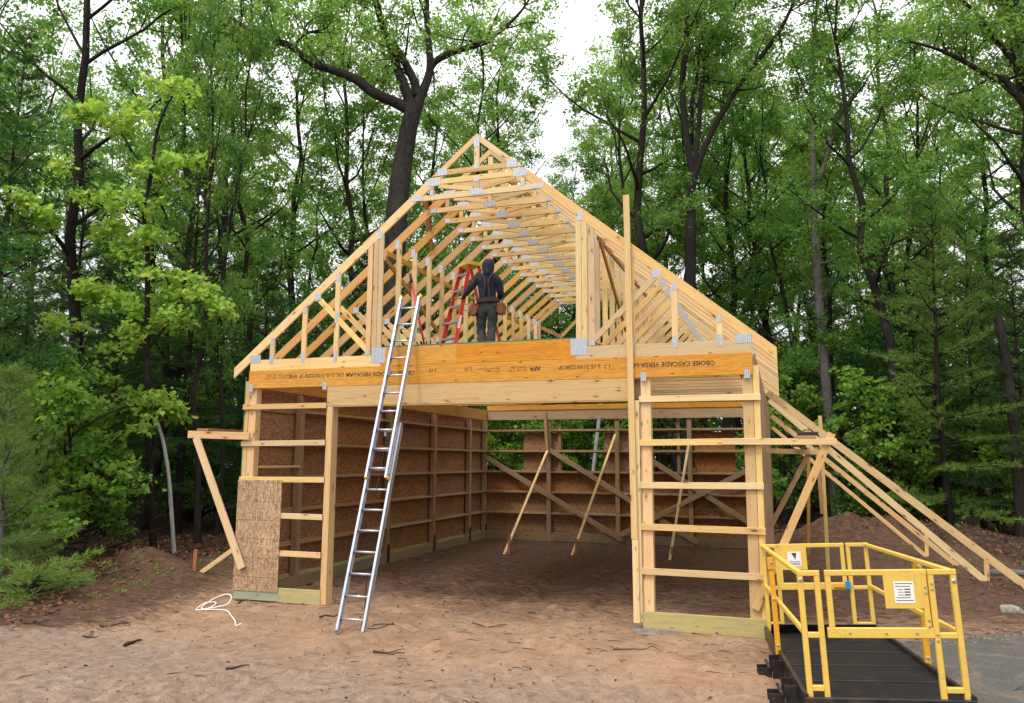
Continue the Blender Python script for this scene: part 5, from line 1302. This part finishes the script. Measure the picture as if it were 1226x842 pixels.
for x, y, k in ((-10.6, 1.6, 0), (-11.2, 3.0, 2), (-11.0, 3.3, 1), (-12.6, 3.2, 2), (7.3, 17.0, 2), (8.4, 17.4, 2), (6.4, 17.5, 1), (8.0, 18.6, 0), (9.0, 18.3, 0), (4.8, 18.2, 2), (-3.0, 15.8, 0), (-1.2, 16.6, 2), (2.8, 15.4, 1), (-5.0, 15.6, 2)):
    add("sapling", SHRUB[k], x, y, 1.15)
for x, y, k in ((-10.9, 13.0, 0), (-9.6, 10.0, 1), (-7.2, 14.4, 0), (-5.0, 16.8, 0), (7.3, 19.2, 1), (8.6, 21.0, 0), (0.2, 17.4, 0), (-2.6, 17.6, 1)):
    add("understory_tree", MID[k], x, y)
def ok(x, y, d): return all((x - a) ** 2 + (y - b) ** 2 > d * d for a, b in used)
def outside(x, y):
    if -8.0 < x < 9.5 and y < 15.0: return False
    if x < -8.0 and y < 2.0 - (x + 8.0) * .2 and x > -11: return False
    if x > 6 and y < 16: return False
    aa, rr = math.degrees(math.atan2(x - 4.47, y + 11.37)), math.hypot(x - 4.47, y + 11.37)
    if -54 < aa < -36 and rr < 25: return False          # keeps the young maple and its dark gap open
    if -10.5 < aa < 1.5 and rr < 33: return False
    if -43 < aa < -25 and rr < 28: return False
    if x > 3 and y < 17: return False
    return True
GAP = (-20.5, -12.6)
def scatter(name, pool, n, rmin, rmax, d, sc=1.0, amin=-57, amax=19):
    c = 0; tries = 0
    while c < n and tries < 6000:
        tries += 1
        a = R(rs.uniform(amin, amax)); r = rmin + (rmax - rmin) * rs.random() ** .8
        x = 4.47 + math.sin(a) * r; y = -11.37 + math.cos(a) * r
        if not outside(x, y) or not ok(x, y, d): continue
        ad = math.degrees(a)
        if name != "sapling" and name != "understory_tree" and (GAP[0] < ad < GAP[1] or -30.5 < ad < -27.5) and r < 75: continue
        add(name, rs.choice(pool), x, y, sc); c += 1
scatter("forest_tree", TALL, 66, 17, 58, 2.3)
scatter("understory_tree", MID, 48, 17, 50, 1.7)
scatter("pine_tree", [PINE[0], PINE[1], PINE[3]], 20, 19, 46, 2.0)
scatter("sapling", SHRUB, 45, 17, 36, 1.0, 1.1)

# lower trees standing in the opening behind the ridge
for x, y, k, sc in ((-4.3, 19.4, 0, .60), (-6.2, 21.0, 2, .62), (-2.6, 20.4, 4, .58), (-5.0, 24.5, 1, .60), (-3.4, 26.0, 3, .62), (-7.6, 26.5, 5, .8), (-1.4, 24.0, 0, .62), (-6.4, 30.0, 3, .72), (-3.6, 33.0, 1, .75), (-9.0, 32.0, 4, .8)):
    add("forest_tree", TALL[k], x, y, sc)

# the far wood reads as one mass
rng = np.random.default_rng(50)
N = 26000; a = np.radians(rng.uniform(-62, 26, N)); r = rng.uniform(60, 84, N)
C = np.column_stack([4.47 + np.sin(a) * r, -11.37 + np.cos(a) * r, 13.5 * rng.uniform(0, 1, N) ** 1.2 * (.65 + .45 * vnoise(np.degrees(a) * .35, r * .05, 3))])
v, f = leaf_arrays(rng, C, np.tile([[.5, .5, .4]], (N, 1)), 3, .62)
me = mesh_np("far_woods", v, f); tag(link("far_woods", me, M["leaf_dark"]), "distant dark woods closing off the view behind the trees", "woods", None, "stuff")

# ---- litter, leaves, twigs, pebbles and weeds nobody could count
def scat_xy(n, fn, box):
    out = []
    while len(out) < n:
        X = rng.uniform(box[0], box[1], 4000); Y = rng.uniform(box[2], box[3], 4000); k = fn(X, Y) > rng.uniform(size=4000)
        out += list(zip(X[k], Y[k]))
    A = np.array(out[:n]); return A[:, 0], A[:, 1]
def litter_w(X, Y):
    w = (fbm(X * .5, Y * .5, 77, 4) - .5); le = -6.6 - .28 * (Y + 2.2) + w * 2.6
    q = 1 - sstep(-.4, .9, X - le); q = np.maximum(q, sstep(13.5, 16, Y + w * 5)); q = np.maximum(q, sstep(0, 2.5, (X - 7.4) + w * 4 - .12 * (9 - Y)) * sstep(2.2, 5, Y + w * 3) * .4)
    return q
X, Y = scat_xy(15000, litter_w, (-13, 13, -4, 20)); C = np.column_stack([X, Y, gheight(X, Y) + .018])
v, f = leaf_arrays(rng, C, np.tile([[.02, .02, .008]], (len(C), 1)), 1, .10, OAK_L, 1.2, .4)
tag(link("fallen_leaves", mesh_np("fallen_leaves", v, f), M["dry_leaf"]), "brown fallen leaves covering the forest floor", "leaves", None, "stuff")
X, Y = scat_xy(700, lambda X, Y: (1 - litter_w(X, Y)) * .9, (-8, 6, -6, 5)); C = np.column_stack([X, Y, gheight(X, Y) + .01])
v, f = leaf_arrays(rng, C, np.tile([[.02, .02, .004]], (len(C), 1)), 1, .05, OAK_L, 1.2, .4)
tag(link("leaf_debris", mesh_np("leaf_debris", v, f), M["dry_leaf"]), "scattered brown leaf scraps on the bare dirt", "debris", None, "stuff")
sk = SK()
X, Y = scat_xy(520, lambda X, Y: .1 + .8 * (fbm(X * .7, Y * .7, 8, 3) > .54), (-9, 9, -6.2, 9))
for x, y in zip(X, Y):
    L = rng.uniform(.04, .22); a = rng.normal() * .7; dx, dy = math.cos(a) * L / 2, math.sin(a) * L / 2; z = gz(x, y) + .006
    sk.tube([(x - dx, y - dy, z), (x + rng.normal() * .01, y + rng.normal() * .015, z + .006), (x + dx, y + dy, z)], [.004, .004, .0015], 4)
tag(link("twig_litter", sk.mesh("twig_litter", M["stick"])), "fine dark twigs scattered over the dirt", "debris", None, "stuff")
bm = bmesh.new(); X, Y = scat_xy(700, lambda X, Y: .5 * (Y < 1 + 0 * X), (-8, 9, -6.2, 6))
for x, y in zip(X, Y):
    s = rng.uniform(.006, .02) * (1.6 if rng.random() > .93 else 1)
    q = bmesh.ops.create_icosphere(bm, subdivisions=1, radius=s, matrix=Matrix.Translation((x, y, gz(x, y) + s * .3)) @ Matrix.Rotation(rng.uniform(0, 6), 4, "Z") @ Matrix.Diagonal((1.3, 1, .65, 1)))
for k in range(420):
    f_ = rng.uniform(-.3, 3.0); x = 6.36 + f_ * 1.11 + rng.normal() * .16; y = .58 + f_ * .83 + rng.normal() * .16
    s = rng.uniform(.006, .022)
    bmesh.ops.create_icosphere(bm, subdivisions=1, radius=s, matrix=Matrix.Translation((x, y, max(gz(x, y), .018) + s * .3)) @ Matrix.Diagonal((1.3, 1, .65, 1)))
me = bpy.data.meshes.new("gravel"); bm.to_mesh(me); bm.free()
tag(link("gravel", me, M["pebble"]), "small pebbles scattered over the dirt", "gravel", None, "stuff")
def weed_w(X, Y): return np.where((X < -6.4 - .2 * Y) & (X > -9), .8, 0) * (fbm(X * 1.3, Y * 1.3, 12, 3) > .5) + np.where((np.hypot(X - 3.6, Y + 4.6) < .9), .5, 0) + np.where((X > 6.5) & (Y > 9), .25, 0) * (fbm(X * .8, Y * .8, 2, 3) > .55)
X, Y = scat_xy(190, weed_w, (-9.5, 11, -5.5, 16)); C = np.column_stack([X, Y, gheight(X, Y) + .05])
v, f = leaf_arrays(rng, C, np.tile([[.05, .05, .05]], (len(C), 1)), 6, .06, OAK_L, .5, .8)
tag(link("weeds", mesh_np("weeds", v, f), M["leaf_sap"]), "small green weeds sprouting along the clearing edge", "weeds", None, "stuff")

# ------------------------------------------------------------------ light, sky, camera
SUN_EL, SUN_AZ = R(58), R(205)      # azimuth clockwise from +Y: behind the camera, slightly to its left
w = bpy.data.worlds.new("World"); SC.world = w; w.use_nodes = True
nt = w.node_tree; nt.nodes.clear()
sky = nt.nodes.new("ShaderNodeTexSky"); sky.sky_type = "NISHITA"; sky.sun_disc = False
sky.sun_elevation = SUN_EL; sky.sun_rotation = SUN_AZ; sky.air_density = 1.0; sky.dust_density = 6.0; sky.ozone_density = 1.0; sky.altitude = 200
hs = nt.nodes.new("ShaderNodeHueSaturation"); hs.inputs["Saturation"].default_value = SKY_SAT; hs.inputs["Value"].default_value = SKY_VAL
bg = nt.nodes.new("ShaderNodeBackground"); bg.inputs["Strength"].default_value = SKY_STR
wo = nt.nodes.new("ShaderNodeOutputWorld")
cloud = nt.nodes.new("ShaderNodeMix"); cloud.data_type = "RGBA"; cloud.inputs[0].default_value = 0.8; pass
nt.links.new(sky.outputs[0], hs.inputs["Color"]); geo = nt.nodes.new("ShaderNodeTexCoord"); sep = nt.nodes.new("ShaderNodeSeparateXYZ"); nt.links.new(geo.outputs["Generated"], sep.inputs[0])
mr = nt.nodes.new("ShaderNodeMapRange"); nt.links.new(sep.outputs[2], mr.inputs[0])          # overcast sky: three times brighter overhead than at the horizon
mr.inputs[1].default_value = 0; mr.inputs[2].default_value = 1; mr.inputs[3].default_value = 0.30; mr.inputs[4].default_value = 1.0
vm = nt.nodes.new("ShaderNodeVectorMath"); vm.operation = "SCALE"; vm.inputs[0].default_value = (CLOUD, CLOUD, CLOUD * 1.02); nt.links.new(mr.outputs[0], vm.inputs["Scale"])
nt.links.new(vm.outputs[0], cloud.inputs[7])
nt.links.new(hs.outputs[0], cloud.inputs[6]); nt.links.new(cloud.outputs[2], bg.inputs[0]); nt.links.new(bg.outputs[0], wo.inputs[0])
sd = bpy.data.lights.new("sun", "SUN"); sd.energy = SUN_E; sd.angle = R(10); sd.color = (1.0, 0.955, 0.89)
so = bpy.data.objects.new("sun", sd); COL.objects.link(so)
dv = Vector((math.sin(SUN_AZ) * math.cos(SUN_EL), math.cos(SUN_AZ) * math.cos(SUN_EL), math.sin(SUN_EL)))
so.rotation_euler = dv.to_track_quat("Z", "Y").to_euler(); so.location = dv * 60

cd = bpy.data.cameras.new("camera"); co = bpy.data.objects.new("camera", cd); COL.objects.link(co)
cd.sensor_width = 36.0; cd.lens = CAM["f"] / 1226 * 36.0; cd.clip_start = 0.1; cd.clip_end = 1000
yaw, pit, rol = CAM["yaw"], CAM["pitch"], CAM["roll"]
rgt = Vector((math.cos(yaw), math.sin(yaw), 0)); fwd = Vector((-math.sin(yaw) * math.cos(pit), math.cos(yaw) * math.cos(pit), math.sin(pit)))
up = rgt.cross(fwd); r2 = rgt * math.cos(rol) + up * math.sin(rol); u2 = up * math.cos(rol) - rgt * math.sin(rol)
mt = Matrix((r2, u2, -fwd)).transposed().to_4x4(); mt.translation = CAM["loc"]
co.matrix_world = mt
SC.camera = co
SC.view_settings.view_transform = "Standard"; SC.view_settings.look = "None"; SC.view_settings.exposure = 0; SC.view_settings.gamma = 1
SC.cycles.use_denoising = True
SC.cycles.max_bounces = 7; SC.cycles.diffuse_bounces = 5; SC.cycles.glossy_bounces = 2; SC.cycles.transmission_bounces = 4; SC.cycles.transparent_max_bounces = 4
SC.render.resolution_x = 1024; SC.render.resolution_y = 703
